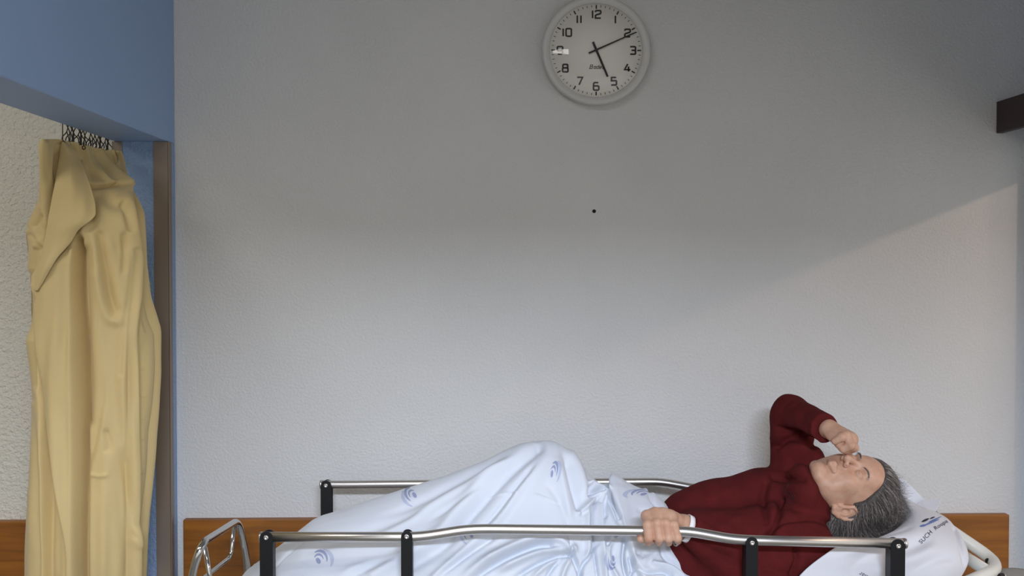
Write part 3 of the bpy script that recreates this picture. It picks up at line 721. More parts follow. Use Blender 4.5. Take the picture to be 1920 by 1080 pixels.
# printed words on the case
def word(txt, x, y, size, rot, m, flip=False, squeeze=1.0, bend=0.0):
    cu = bpy.data.curves.new('t', 'FONT'); cu.body = txt; cu.size = 1.0; cu.space_character = 1.05
    o = bpy.data.objects.new('t', cu); COL.objects.link(o)
    me = bpy.data.meshes.new_from_object(o.evaluated_get(bpy.context.evaluated_depsgraph_get())); bpy.data.objects.remove(o); bpy.data.curves.remove(cu)
    bm = bmesh.new(); bm.from_mesh(me); bmesh.ops.triangulate(bm, faces=bm.faces[:]); bmesh.ops.subdivide_edges(bm, edges=[e for e in bm.edges if e.calc_length() > .15], cuts=2)
    bmesh.ops.triangulate(bm, faces=bm.faces[:])
    V2 = []; c, s = math.cos(rot), math.sin(rot)
    for v in bm.verts:
        a, b = v.co.x * size * squeeze, -v.co.y * size
        b += bend * a * a
        V2.append((x + a*c - b*s, y + a*s + b*c))
    F = [tuple(v.index for v in f.verts) for f in bm.faces]; bm.free(); bpy.data.meshes.remove(me)
    decal('printed_word', PB, V2, F, m, pil, .0012)
word('SUCH', 1727, 1021, 11.6, math.radians(-45), M['ink_dark'])
word('Roupa H', 1754, 995, 10.6, math.radians(-38), M['ink_dark'], bend=.003)
word('Hospitalar', 1659, 1097, 12.0, math.radians(-151), M['ink_dark'])
def lens(x, y, L, w, rot, m, curve=0.0):
    V = []; F = []; n = 14
    for i in range(n+1):
        t = i/n; a = (t-.5)*L; h = w*math.sin(math.pi*t)**.7/2; b0 = curve*(a*a)
        for q in (-1, 0, 1):
            b = b0 + h*q; V.append((x + a*math.cos(rot) - b*math.sin(rot), y + a*math.sin(rot) + b*math.cos(rot)))
    for i in range(n):
        for j in range(2): F.append((i*3+j, i*3+j+1, i*3+j+4, i*3+j+3))
    decal('printed_emblem', PB, V, F, m, pil, .0012)
lens(1735, 976, 16, 4.2, math.radians(-24), M['ink_dark']); lens(1748, 971.5, 11, 2.6, math.radians(-20), M['ink_dark'])
lens(1753, 974.5, 28, 2.6, math.radians(-24), M['ink_blue'], -.002); lens(1745, 980.5, 36, 3.2, math.radians(-23), M['ink_blue'], .002); lens(1731, 986, 15, 4.0, math.radians(-12), M['ink_blue'])
# ---------------------------------------------------------------- implicit bodies
class Field:
    def __init__(s, lo, hi, h):
        s.lo = np.array(lo, float); s.h = h; s.n = np.ceil((np.array(hi) - s.lo) / h).astype(int) + 1
        s.f = np.full(s.n, .06, np.float32)
    def _win(s, lo, hi, m):
        a = np.clip(np.floor((np.array(lo) - m - s.lo) / s.h).astype(int), 0, s.n); b = np.clip(np.ceil((np.array(hi) + m - s.lo) / s.h).astype(int) + 1, 0, s.n)
        if (b <= a).any(): return None, None
        sl = tuple(slice(a[i], b[i]) for i in range(3))
        g = [s.lo[i] + s.h * np.arange(a[i], b[i]) for i in range(3)]
        return sl, (g[0][:, None, None], g[1][None, :, None], g[2][None, None, :])
    def put(s, d, sl, k, op):
        f = s.f[sl]; d = d.astype(np.float32)
        if op == 'cut':
            d = -d; hh = np.clip(.5 - .5*(d - f)/k, 0, 1); s.f[sl] = f*hh + 0*d + d*(1-hh) + k*hh*(1-hh) if False else np.where(True, d*(1-hh) + f*hh + k*hh*(1-hh), 0)
        else:
            hh = np.clip(.5 + .5*(d - f)/k, 0, 1); s.f[sl] = d*(1-hh) + f*hh - k*hh*(1-hh)
    def cap(s, a, b, r1, r2=None, k=.01, op='add'):
        r2 = r1 if r2 is None else r2; a = np.array(a, float); b = np.array(b, float); R = max(r1, r2)
        sl, g = s._win(np.minimum(a, b) - R, np.maximum(a, b) + R, k + 3*s.h)
        if sl is None: return
        ba = b - a; L2 = max(ba @ ba, 1e-12)
        p = [g[i] - a[i] for i in range(3)]
        t = np.clip((p[0]*ba[0] + p[1]*ba[1] + p[2]*ba[2]) / L2, 0, 1)
        d = np.sqrt((p[0]-t*ba[0])**2 + (p[1]-t*ba[1])**2 + (p[2]-t*ba[2])**2) - (r1 + (r2-r1)*t)
        s.put(d, sl, k, op)
    def ell(s, c, r, A=None, k=.01, op='add'):
        c = np.array(c, float); r = np.array(r, float); A = np.eye(3) if A is None else A; R = r.max()
        ext = np.sqrt(((A * r[:, None])**2).sum(0))
        sl, g = s._win(c - ext, c + ext, k + 3*s.h)
        if sl is None: return
        p = [g[i] - c[i] for i in range(3)]
        q = [(p[0]*A[i][0] + p[1]*A[i][1] + p[2]*A[i][2]) for i in range(3)]
        k0 = np.sqrt(sum((q[i]/r[i])**2 for i in range(3))); k1 = np.sqrt(sum((q[i]/r[i]**2)**2 for i in range(3)))
        d = k0*(k0-1)/np.maximum(k1, 1e-6); s.put(d, sl, k, op)
    def plane_cut(s, c, n, R=.2, k=.004):
        """remove what lies beyond the plane (side n) near c"""
        c = np.array(c, float); n = np.array(n, float)/np.linalg.norm(n)
        sl, g = s._win(c - R, c + R, 0)
        d = (g[0]-c[0])*n[0] + (g[1]-c[1])*n[1] + (g[2]-c[2])*n[2]
        d = d + 0*s.f[sl]; s.f[sl] = np.maximum(s.f[sl], d.astype(np.float32))
    def mesh(s):
        f = s.f; I = f < 0; nx, ny, nz = f.shape
        cs = np.zeros((nx-1, ny-1, nz-1), np.int8)
        for dx in (0, 1):
            for dy in (0, 1):
                for dz in (0, 1): cs += I[dx:nx-1+dx, dy:ny-1+dy, dz:nz-1+dz]
        act = np.argwhere((cs > 0) & (cs < 8))
        idx = np.full(cs.shape, -1, np.int64); idx[tuple(act.T)] = np.arange(len(act))
        acc = np.zeros((len(act), 3)); cnt = np.zeros(len(act))
        cor = [(0,0,0),(1,0,0),(0,1,0),(1,1,0),(0,0,1),(1,0,1),(0,1,1),(1,1,1)]
        for a in range(8):
            for b in range(a+1, 8):
                if sum(abs(cor[a][i]-cor[b][i]) for i in range(3)) != 1: continue
                pa = act + cor[a]; pb = act + cor[b]; fa = f[tuple(pa.T)]; fb = f[tuple(pb.T)]
                m = (fa < 0) != (fb < 0); t = np.where(m, fa/(fa-fb+1e-12), 0)
                acc[m] += (pa + (pb-pa)*t[:, None])[m]; cnt += m
        V = s.lo + s.h*acc/cnt[:, None]; F = []
        for ax in range(3):
            o = [0, 0, 0]; o[ax] = 1
            A = I[:nx-o[0], :ny-o[1], :nz-o[2]]; B = I[o[0]:, o[1]:, o[2]:]
            e = np.argwhere(A != B); u, v = [(1, 2), (2, 0), (0, 1)][ax]
            e = e[(e[:, u] > 0) & (e[:, v] > 0) & (e[:, u] < f.shape[u]-1) & (e[:, v] < f.shape[v]-1)]
            def id_(du, dv):
                q = e.copy(); q[:, u] += du; q[:, v] += dv; return idx[tuple(q.T)]
            q = np.stack([id_(-1, -1), id_(0, -1), id_(0, 0), id_(-1, 0)], 1)
            fl = A[tuple(e.T)]; q[~fl] = q[~fl][:, ::-1]; F.append(q)
        F = np.vstack(F); F = F[(F >= 0).all(1)]
        return V, F
def smooth(V, F, it=2, lam=.5):
    for _ in range(it):
        S_ = np.zeros_like(V); c = np.zeros(len(V))
        for a, b in ((0, 1), (1, 2), (2, 3), (3, 0)):
            np.add.at(S_, F[:, a], V[F[:, b]]); np.add.at(S_, F[:, b], V[F[:, a]]); np.add.at(c, F[:, a], 1); np.add.at(c, F[:, b], 1)
        V = V + lam*(S_/c[:, None] - V)
    return V
def L3(v): return np.array([v[0], v[1], v[2]], float)

# ---------------------------------------------------------------- the person
# joints, at the depths where they lie
J = {'hipR': P(1215, 1010, 2.70), 'hipL': P(1215, 1050, 2.53),
     'waistR': P(1300, 995, 2.70), 'waistL': P(1310, 1040, 2.54),
     'chestR': P(1435, 949, 2.71), 'chestL': P(1455, 1022, 2.535),
     'shR': P(1486, 930, 2.73), 'shL': P(1512, 1035, 2.50),
     'elR': P(1484, 779, 2.765), 'wrR': P(1552, 805, 2.575),
     'elL': P(1396, 1088, 2.44), 'wrL': P(1293, 993, 2.412)}
J = {k: L3(v) for k, v in J.items()}
# head frame
C0 = L3(P(1589, 914, 2.585))
U = np.array([.995, .02, -.03]); U /= np.linalg.norm(U)
f0 = np.array([.03, 0, .995]); f0 -= U*(f0 @ U); f0 /= np.linalg.norm(f0)
l0 = np.cross(U, f0); l0 = l0 if l0[1] < 0 else -l0
TW = math.radians(33)
Fd = math.cos(TW)*f0 + math.sin(TW)*l0; Ld = np.cross(U, Fd); Ld = Ld if Ld[1] < 0 else -Ld
HA = np.stack([Fd, U, Ld])
def hd(f, u, l): return C0 + f*Fd + u*U + l*Ld

def build_head():
    fl = Field(C0 - .155, C0 + .155, .0019)
    c = lambda a, b, r1, r2=None, k=.01, op='add': fl.cap(hd(*a), hd(*b), r1, r2, k, op)
    e = lambda a, r, k=.01, op='add', A=HA: fl.ell(hd(*a), r, A, k, op)
    e((-.016, .038, 0), (.093, .080, .073))
    e((.026, -.028, 0), (.058, .080, .057), .03)
    for s in (-1, 1):
        c((-.004, -.048, .050*s), (.056, -.094, .020*s), .017, .014, .02)      # jaw
        e((.056, -.022, .036*s), (.022, .026, .022), .02)                     # cheek
        e((.030, -.052, .042*s), (.028, .03, .016), .02)
    e((.066, -.094, 0), (.017, .016, .018), .018)                             # chin
    e((.058, .040, 0), (.030, .042, .052), .02)                               # forehead
    c((.079, .019, -.032), (.079, .019, .032), .0075, None, .014)             # brow
    for s in (-1, 1): e((.092, .002, .031*s), (.014, .011, .017), .012, 'cut')
    c((.082, .012, 0), (.104, -.022, 0), .0065, .0085, .010)                  # nose
    e((.103, -.026, 0), (.011, .009, .010), .006)
    for s in (-1, 1):
        e((.094, -.030, .0125*s), (.009, .007, .006), .005)
        e((.103, -.0355, .006*s), (.004, .003, .003), .002, 'cut')
        e((.0755, .002, .0305*s), (.0115, .0105, .0135), .004)                # closed eye
        c((.0865, -.001, .0195*s), (.0835, -.002, .042*s), .0012, None, .002, 'cut')
        c((.094, -.033, .018*s), (.078, -.058, .031*s), .0018, None, .006, 'cut')  # fold beside the mouth
        c((.086, -.055, 0), (.079, -.059, .022*s), .0062, .0035, .006)        # upper lip
        c((.084, -.066, 0), (.078, -.062, .020*s), .0066, .0035, .006)        # lower lip
        c((.094, -.0605, 0), (.083, -.0605, .021*s), .0016, .0012, .002, 'cut')
    e((.088, -.0775, 0), (.005, .004, .014), .006, 'cut')
    c((.093, -.040, 0), (.092, -.050, 0), .0016, None, .004, 'cut')
    # ears
    for s in (-1, 1):
        t = (-.012, -.024)
        def pe(a, b, l): return (t[0] + a*1.0, t[1] + b*1.0, s*(.066 + l))
        e(pe(-.003, .0, .004), (.018, .029, .006), .006); e(pe(-.010, .006, .0095), (.013, .025, .005), .005)
        ring = [(.014, -.018, .001), (.011, .000, .004), (.014, .018, .006), (.004, .030, .011), (-.012, .030, .015), (-.021, .016, .017), (-.021, -.002, .016), (-.014, -.018, .012), (-.004, -.030, .007), (.008, -.031, .003)]
        for i in range(len(ring)-1): c(pe(*ring[i]), pe(*ring[i+1]), .0042 if i < 7 else .0068, None, .003)
        inner = [(.002, .018, .007), (-.010, .014, .011), (-.012, -.002, .011), (-.006, -.014, .008)]
        for i in range(3): c(pe(*inner[i]), pe(*inner[i+1]), .0028, None, .003)
        e(pe(.001, -.002, .010), (.0075, .011, .007), .003, 'cut')
        e(pe(.012, -.004, .004), (.003, .006, .004), .004)
    # neck running down into the collar
    fl.cap(hd(-.030, -.04, 0), hd(-.040, -.112, 0), .048, .046, .02)
    fl.cap(hd(.022, -.07, 0), hd(-.02, -.11, 0), .030, .032, .02)
    V, F = fl.mesh(); V = smooth(V, F, 1, .4)
    return V, F

def build_left_hand():
    """left hand closed round the near rail"""
    yr = RY(1240); c0 = L3(P(1243, 996, yr)); rx = np.array([1.0, 0, -.01])
    lo = c0 - np.array([.085, .06, .06]); hi = c0 + np.array([.115, .10, .07])
    fl = Field(lo, hi, .0015)
    pt = lambda x, y, z: c0 + np.array([x, y, z - .01*x])
    W = L3(P(1284, 988, 2.405)); W2 = J['wrL'] + (J['elL'] - J['wrL'])/np.linalg.norm(J['elL'] - J['wrL'])*.012
    xs = [-.0415, -.0200, .0010, .0210]; sl = [.005, .009, .0115, .0135]; rr = [.0118, .0121, .0117, .0108]
    sp = [.0, .001, .0, -.003]; dz = [.001, .007, .006, .000]
    for i, x in enumerate(xs):
        r = rr[i]; z0 = dz[i]
        mcp = pt(x*.92 + .003, .020, .0315 + z0*.9); pip = pt(x + .002, -.0185 - sp[i]*.5, .0190 + z0*.6); dip = pt(x + sl[i]*.7, -.0235, -.0105); tip = pt(x + sl[i], -.0080, -.0245 + (.003 if i == 3 else 0))
        if i == 0: mcp = mcp + np.array([.001, 0, -.003])
        fl.cap(mcp, pip, r*1.06, r, .0035); fl.cap(pip, dip, r, r*.93, .0035); fl.cap(dip, tip, r*.93, r*.82, .0035)
    for i, x in enumerate(xs):                       # back of the hand
        mcp = pt(x*.92 + .003, .022, .0310 + dz[i]); b = W + np.array([.0, (1.5-i)*.003, .010 - .003*i])
        fl.cap(mcp, b, .0135, .0170, .009)
    fl.ell(pt(.012, .036, .020), (.036, .024, .018), None, .012); fl.ell(pt(-.004, .014, .030), (.040, .020, .0135), None, .012)
    fl.cap(W, W2, .0265, .0235, .012)
    # thumb under the rail, pointing left
    fl.cap(W + np.array([-.005, -.008, -.012]), pt(.012, .022, -.014), .0150, .0140, .009)
    fl.cap(pt(.012, .022, -.014), pt(-.026, .008, -.0215), .0135, .0112, .006)
    fl.cap(pt(-.026, .008, -.0215), pt(-.054, .000, -.0195), .0108, .0090, .005)
    V, F = fl.mesh(); V = smooth(V, F, 1, .3); return V, F

def build_right_hand():
    """right hand closed, resting on the brow, thumb side to the camera"""
    W = L3(P(1553, 804, 2.585)); K = L3(P(1594, 824, 2.545))
    lo = np.minimum(W, K) - .075; hi = np.maximum(W, K) + .075
    fl = Field(lo, hi, .0016)
    d = K - W; d /= np.linalg.norm(d)
    s = np.array([0.05, -1, .0]); s -= d*(s @ d); s /= np.linalg.norm(s)       # towards the thumb side
    dn = np.cross(d, s); dn = dn if dn[2] < 0 else -dn                           # towards the face
    pt = lambda a, b, c: K + d*a + s*b + dn*c
    fd_ = J['elR'] - J['wrR']; fd_ = fd_/np.linalg.norm(fd_); fl.cap(W + fd_*.05, W, .0240, .0235, .01); fl.cap(W, K, .0235, .021, .012)
    for i, b in enumerate((.026, .009, -.009, -.026)):
        r = (.0108, .0110, .0104, .0094)[i]
        mc = pt(-.002 - .004*abs(i-1), b, -.004); pi = pt(.017 - .004*(i == 3), b, .014); di = pt(.002, b*.95, .031); ti = pt(-.016, b*.9, .026)
        fl.cap(W + s*b*.5 + d*.004, mc, .0155, .0125, .009)
        fl.cap(mc, pi, r*1.08, r, .003); fl.cap(pi, di, r, r*.93, .003); fl.cap(di, ti, r*.93, r*.84, .003)
        fl.ell(pi, (r*1.06,)*3, None, .003)
    fl.ell(pt(-.024, .004, .008), (.030, .030, .020), np.stack([d, s, dn]), .01)
    fl.ell(pt(-.036, .018, .010), (.026, .016, .018), np.stack([d, s, dn]), .008)   # thumb pad
    fl.cap(pt(-.036, .022, .006), pt(-.008, .038, .002), .0128, .0112, .006)
    fl.cap(pt(-.008, .038, .002), pt(-.010, .039, .006), .0112, None, .003)
    fl.cap(pt(-.008, .039, .004), pt(-.021, .038, .023), .0108, .0092, .003)
    V, F = fl.mesh(); V = smooth(V, F, 1, .3); return V, F

def build_trunk():
    """torso, arms and legs under clothes and sheet"""
    fl = Field((-.62, 2.36, .80), (1.02, 2.88, 1.50), .006)
    c = fl.cap
    c(J['hipR'] + [0, 0, -.0], J['waistR'], .07, .07, .05); c(J['hipL'], J['waistL'], .07, .07, .05)
    c(J['waistR'], J['chestR'], .070, .072, .05); c(J['waistL'], J['chestL'], .070, .070, .05)
    c(J['chestR'], J['shR'], .06, .04, .03); c(J['chestL'], J['shL'], .058, .045, .03)
    nk = hd(-.045, -.12, 0); c(nk, (J['shR']+J['shL'])/2 + [-.02, 0, -.03], .040, .05, .03)
    c(J['shR'] + [0, .01, 0], J['elR'] + [0, .01, 0], .036, .032, .02); c(J['elR'], J['elR']*.45 + J['wrR']*.55, .034, .024, .02)
    c(J['shL'], J['elL'], .038, .032, .02); c(J['elL'] + [0, .01, 0], J['wrL'] + [0, .006, -.002], .028, .021, .01)
    kneeR = L3(P(1022, 905, 2.66)); kneeL = L3(P(1000, 990, 2.57)); ftR = L3(P(650, 1020, 2.66)); ftL = L3(P(620, 1050, 2.58))
    for h_, k_, a_ in ((J['hipR'], kneeR, ftR), (J['hipL'], kneeL, ftL)):
        c(h_ + [0, 0, -.03], k_, .066, .045, .03); c(k_, a_, .045, .032, .02)
    return fl.mesh()

def build_sweater():
    fl = Field((.40, 2.30, .78), (1.06, 2.90, 1.50), .0034)
    c = fl.cap
    c(L3(P(1240, 1030, 2.70)), L3(P(1300, 990, 2.70)), .080, .098, .03); c(L3(P(1300, 990, 2.70)), L3(P(1345, 974, 2.70)), .098, .103, .03); c(L3(P(1250, 1052, 2.54)), J['waistL'], .088, .100, .05)
    c(L3(P(1345, 974, 2.70)), J['chestR'], .103, .104, .03); c(J['waistL'], J['chestL'], .100, .104, .05)
    c(J['chestR'], J['shR'], .085, .060, .04); c(J['chestL'], J['shL'], .088, .066, .04)
    c(L3(P(1475, 945, 2.66)), hd(-.030, -.092, 0), .078, .062, .04)
    c(L3(P(1500, 1010, 2.56)), hd(-.055, -.105, .02), .07, .055, .04)
    # raised right sleeve
    c(J['shR'] + [0, 0, .0], J['elR'] + [0, 0, -.02], .062, .058, .022)
    fl.ell(J['elR'] + [-.002, 0, .006], (.053, .050, .053), None, .02)
    c(J['elR'] + [.0, 0, .002], J['wrR'] + [-.008, .01, .002], .053, .041, .010)
    fl.ell(L3(P(1466, 796, 2.755)), (.026, .03, .022), None, .012); fl.ell(L3(P(1475, 762, 2.76)), (.030, .035, .034), None, .01)
    c(L3(P(1500, 842, 2.73)), L3(P(1512, 862, 2.72)), .045, .05, .02)
    # near left sleeve
    c(J['shL'], J['elL'], .068, .060, .03); c(J['elL'] + [0, 0, .01], J['wrL'] + [.004, .004, -.002], .056, .037, .025)
    # openings
    dR = J['wrR'] - J['elR']; dR /= np.linalg.norm(dR)
    cR = J['wrR'] - dR*.004; fl.plane_cut(cR, dR, .075)
    fl.cap(cR + dR*.022, cR + dR*.06, .034, .036, .003, 'cut')
    dL = J['wrL'] - J['elL']; dL /= np.linalg.norm(dL)
    cL = J['wrL'] + dL*.006; fl.plane_cut(cL, dL, .055)
    fl.cap(cL + dL*.018, cL + dL*.05, .030, .031, .003, 'cut')
    # collar hollow round the neck
    fl.ell(hd(.012, -.128, .012), (.046, .034, .062), HA, .03); fl.cap(hd(-.030, -.068, 0), hd(-.03, -.04, 0), .052, .060, .006, 'cut'); fl.cap(hd(.035, -.064, 0), hd(.04, -.03, 0), .038, .055, .006, 'cut')
    V, F = fl.mesh(); V = smooth(V, F, 3, .5)
    N = normals(V, F)
    if (N * (V - V.mean(0))).sum(1).mean() < 0: F = F[:, ::-1]; N = -N
    Q = proj(V)
    feats = [([(1452, 880), (1500, 872), (1530, 882)], 6, .008, 'ridge'), ([(1450, 892), (1480, 898), (1505, 896)], 6, -.016, 'ridge', 'full'),
             ([(1490, 870), (1508, 882), (1500, 900), (1480, 903)], 5, .008, 'ridge'),
             ([(1453, 838), (1480, 822), (1510, 826), (1526, 834)], 5, -.022, 'ridge', 'full'), ([(1449, 795), (1466, 806), (1495, 812), (1515, 828)], 4, -.013, 'ridge'),
             ([(1455, 850), (1485, 838), (1520, 842)], 8, .008, 'ridge'), ([(1447, 812), (1460, 820)], 7, .006, 'ridge'),
             ([(1500, 765), (1506, 790), (1520, 812)], 6, -.004, 'ridge'), ([(1478, 790), (1500, 800), (1522, 816)], 5, .004, 'ridge'),
             ([(1435, 905), (1430, 935), (1438, 975)], 6, -.013, 'ridge', 'full'), ([(1452, 905), (1444, 940), (1452, 970)], 7, .008, 'ridge'),
             ([(1463, 935), (1462, 960), (1448, 990), (1440, 1004)], 5, -.017, 'ridge', 'full'),
             ([(1443, 1003), (1455, 988), (1470, 978), (1500, 973), (1530, 973), (1556, 984)], 4, -.009, 'ridge', 'full'),
             ([(1446, 1012), (1462, 996), (1485, 986), (1530, 984)], 8, .008, 'ridge'),
             ([(1445, 1006), (1470, 1000), (1490, 1006)], 5, -.008, 'ridge', 'start'),
             ([(1490, 1030), (1494, 1050), (1484, 1078)], 4, -.012, 'ridge', 'full'), ([(1502, 1030), (1506, 1052), (1500, 1080)], 7, .005, 'ridge'),
             ([(1310, 1022), (1350, 1040), (1395, 1058)], 8, -.010, 'ridge', 'start'), ([(1330, 1018), (1370, 1028), (1395, 1040)], 8, .006, 'ridge'),
             ([(1425, 1060), (1450, 1070), (1480, 1078)], 6, -.007, 'ridge'),
             ([(1380, 965), (1395, 990), (1420, 1004)], 9, -.005, 'ridge'), ([(1385, 905), (1378, 940), (1385, 975)], 10, -.003, 'ridge'), ([(1340, 930), (1342, 960), (1348, 990)], 10, -.003, 'ridge'),
             ([(1300, 935), (1340, 925), (1400, 912)], 12, .002, 'ridge'), ([(1470, 945), (1490, 955), (1520, 952)], 5, -.004, 'ridge'),
             ([(1535, 900), (1528, 930), (1536, 948), (1556, 972)], 5, .006, 'ridge', 'full'), ([(1548, 966), (1566, 985), (1586, 1003)], 5, .005, 'ridge', 'full')]
    H = crease_h(Q, [(f[0], f[1]*1.35, f[2]*(1.0 if f[2] < 0 else .45)) + tuple(f[3:]) for f in feats]) * (N[:, 1] < .25)
    H += .0022*vnoise(V, 7, 21) + .0012*vnoise(V, 18, 22)
    V = V + N*H[:, None]
    return V, F, N

person = empty('person', tuple(J['hipR']), label='person in a maroon sweater lying on the bed with one hand gripping the rail', category='person')
parts = [build_trunk(), build_head(), build_left_hand(), build_right_hand()]
off = 0; VV = []; FF = []
for v, f in parts: VV.append(v); FF.append(f + off); off += len(v)
HV, HF = parts[1]
body = np_obj('body', np.vstack(VV), np.vstack(FF), M['skin']); under(body, person)
WV, WF, WN = build_sweater()
sw = np_obj('sweater', WV, WF, M['sweater']); under(sw, person)
WB = BVHTree.FromPolygons([Vector(v) for v in WV], WF.tolist())
HB_ = BVHTree.FromPolygons([Vector(v) for v in HV], HF.tolist())
# embroidery stitched on the chest
def stitch(pts, r=.0009, m=None):
    c = catmull(pts, 6); q = [project(WB, x, y, .0006) for x, y in c]; q = [p for p in q if p is not None]
    if len(q) > 1: return tube(q, r, 6)
    return None
VS = []; FS = []
for pl_ in ([(1468, 912), (1471, 922), (1480, 930), (1492, 934)], [(1468, 922), (1475, 918), (1480, 906), (1474, 914)], [(1480, 934), (1486, 938), (1490, 930), (1486, 926), (1482, 932), (1489, 938)], [(1462, 938), (1472, 934), (1484, 942), (1496, 940)], [(1478, 930), (1476, 924), (1482, 922), (1488, 936)], [(1474, 942), (1482, 946), (1490, 944)]):
    r_ = stitch(pl_)
    if r_: VS += [list(v) for v in r_[0]]; FS += [tuple(i + len(VS) - len(r_[0]) for i in f) for f in r_[1]]
e_ = obj('embroidery', (VS, FS), M['sweater']); under(e_, person)
e_.data.materials.clear(); e_.data.materials.append(mat('dark_maroon_thread', (58, 14, 16), .7))
# wristband and thin bracelet on the gripping hand
def ring(name, c, ax, ra, rb, wd, th, m, tilt=0):
    ax = ax/np.linalg.norm(ax); a = np.cross(ax, [0, 0, 1.0]); a /= np.linalg.norm(a); b = np.cross(a, ax)
    V = []; F = []; n = 48
    for i in range(n):
        t = 2*math.pi*i/n; rd = a*math.cos(t)*ra + b*math.sin(t)*rb
        for s, q in ((-wd/2, 0), (wd/2, 0), (wd/2, th), (-wd/2, th)):
            k = 1 + q/ra; V.append(c + rd*k + ax*(s + tilt*math.sin(t)))
    for i in range(n):
        for j in range(4): F.append((4*i+j, 4*i+(j+1) % 4, 4*((i+1) % n)+(j+1) % 4, 4*((i+1) % n)+j))
    under(obj(name, (V, F), m), person)
axL = J['wrL'] - J['elL']; axL = axL/np.linalg.norm(axL)
ring('wristband', L3(P(1289, 991, 2.402)), axL*[1, .3, .55], .0285, .032, .013, .0012, M['band'], .004)
ring('bracelet', L3(P(1275, 1000, 2.398)), axL*[1, .3, .35], .026, .031, .004, .002, M['silver'], -.003)

# ---------------------------------------------------------------- hair
def hair():
    fl = Field(C0 - .21, C0 + .21, .003)
    e = lambda a, r, k=.012, op='add': fl.ell(hd(*a), r, HA, k, op)
    e((-.018, .042, 0), (.104, .094, .086)); e((-.065, -.012, .01), (.066, .080, .084), .03)
    e((-.098, -.045, .02), (.046, .060, .07), .03); e((-.078, .098, .0), (.062, .055, .07), .03); e((-.112, .03, .02), (.036, .115, .075), .03)
    # open the face and ears
    V0 = fl.f
    g = [fl.lo[i] + fl.h*np.arange(fl.n[i]) for i in range(3)]
    X = np.stack(np.meshgrid(*g, indexing='ij'), -1) - C0
    a = X @ Fd; u = X @ U; l = X @ Ld
    face = (a - (.018 - .0*u)) * .9
    # hairline: further back at the ears, forward on top of the head
    line = np.where(u > .02, a - (.022 + (u-.02)*.95), a - (.022 - (.02-u)*.55))
    line = line - 0.0
    fl.f = np.maximum(fl.f, line.astype(np.float32)*.75)
    for s in (-1, 1): e((-.008, -.026, s*.076), (.020, .031, .026), .006, 'cut')
    V, F = fl.mesh(); V = smooth(V, F, 2, .5)
    N = normals(V, F)
    if (N * (V - V.mean(0))).sum(1).mean() < 0: F = F[:, ::-1]; N = -N
    return V, F, N
AV, AF, AN = hair()
hb = np_obj('hair', AV + AN*(.0012*vnoise(AV, 40, 5))[:, None], AF, M['hair_base']); under(hb, person)
HBV = BVHTree.FromPolygons([Vector(x) for x in AV], AF.tolist())
def strands(n):
    VV = []; FF = []; off = 0
    loc = (AV - C0) @ HA.T
    w = np.where(loc[:, 2] > -.05, 1.0, .3) * np.where(loc[:, 0] > -.10, 1, .4); g0 = loc + [.018, -.042, 0]; g0 = g0/np.array([.104, .094, .086])**2; g0 = g0/np.linalg.norm(g0, axis=1)[:, None]
    w = w * (((AN @ HA.T)*g0).sum(1) > .55) * (np.sqrt((((loc + [.018, -.042, 0])/[.104, .094, .086])**2).sum(1)) > .9); w /= w.sum()
    ids = RNG.choice(len(AV), n, p=w)
    for q, i in enumerate(ids):
        p = AV[i].copy(); nn = AN[i]; lc = loc[i]
        loose = lc[0] < -.055 or RNG.random() < .06
        ln = RNG.uniform(.07, .12); m = 9; pts = [p + nn*.0006]
        # combed back from the face and down over the ear, towards the nape and crown
        base = -Fd*1.0 + U*(.35 + .6*(lc[1] - .02)/.08) + Ld*.10
        base = base + RNG.normal(size=3)*.13; curl = RNG.normal(size=3)*.5
        crown = lc[1] > .075 and RNG.random() < .28
        if crown: base = U*1.0 - Fd*.45 + Ld*.15 + RNG.normal(size=3)*.25; loose = True; ln = RNG.uniform(.05, .115)
        d = base/np.linalg.norm(base); lift = RNG.uniform(.0006, .0045)
        for k in range(m-1):
            t = k/(m-1)
            x = pts[-1] - C0; r = np.array([x @ Fd + .02, x @ U - .035, x @ Ld]); g_ = (r[0]/.100**2)*Fd + (r[1]/.092**2)*U + (r[2]/.082**2)*Ld; g_ = g_/np.linalg.norm(g_)
            dd = d + curl*t*t*(1.3 if loose else .35)
            dd = dd - g_*(dd @ g_)*(1 if t < .6 or not loose else (.35 if crown else .7))
            dd = dd/(np.linalg.norm(dd)+1e-9)
            s_ = pts[-1] + dd*ln/m
            x = s_ - C0; r = np.array([(x @ Fd + .02)/.1015, (x @ U - .038)/.092, (x @ Ld)/.083]); rad = np.linalg.norm(r)
            if False: s_ = s_ + g_*(1.0-rad)*.06
            if not loose or t < .55:
                near_ = HBV.find_nearest(Vector(s_))
                if near_[0] is not None:
                    s_ = .25*s_ + .75*(np.array(near_[0]) + np.array(near_[1])*lift)
            pts.append(s_)
        pts = np.array(pts); R = RNG.uniform(.0003, .00065); T = np.gradient(pts, axis=0); T /= np.linalg.norm(T, axis=1)[:, None]+1e-9
        a = np.cross(T, nn); a /= np.linalg.norm(a, axis=1)[:, None]+1e-9; b = np.cross(T, a)
        rr = R*np.linspace(1, .25, m)[:, None]
        ring_ = np.stack([pts + rr*a, pts + rr*(-.5*a + .87*b), pts + rr*(-.5*a - .87*b)], 1).reshape(-1, 3)
        k = np.arange(m-1)[:, None]*3; j = np.arange(3)[None]; j2 = (j+1) % 3
        f = np.stack([(k+j).ravel(), (k+j2).ravel(), (k+3+j2).ravel(), (k+3+j).ravel()], 1)
        VV.append(ring_); FF.append(f + off); off += len(ring_)
    return np.vstack(VV), np.vstack(FF)
v, f = strands(8000)
st = np_obj('hair_strands', v, f, M['hair'], kind='stuff'); under(st, person)

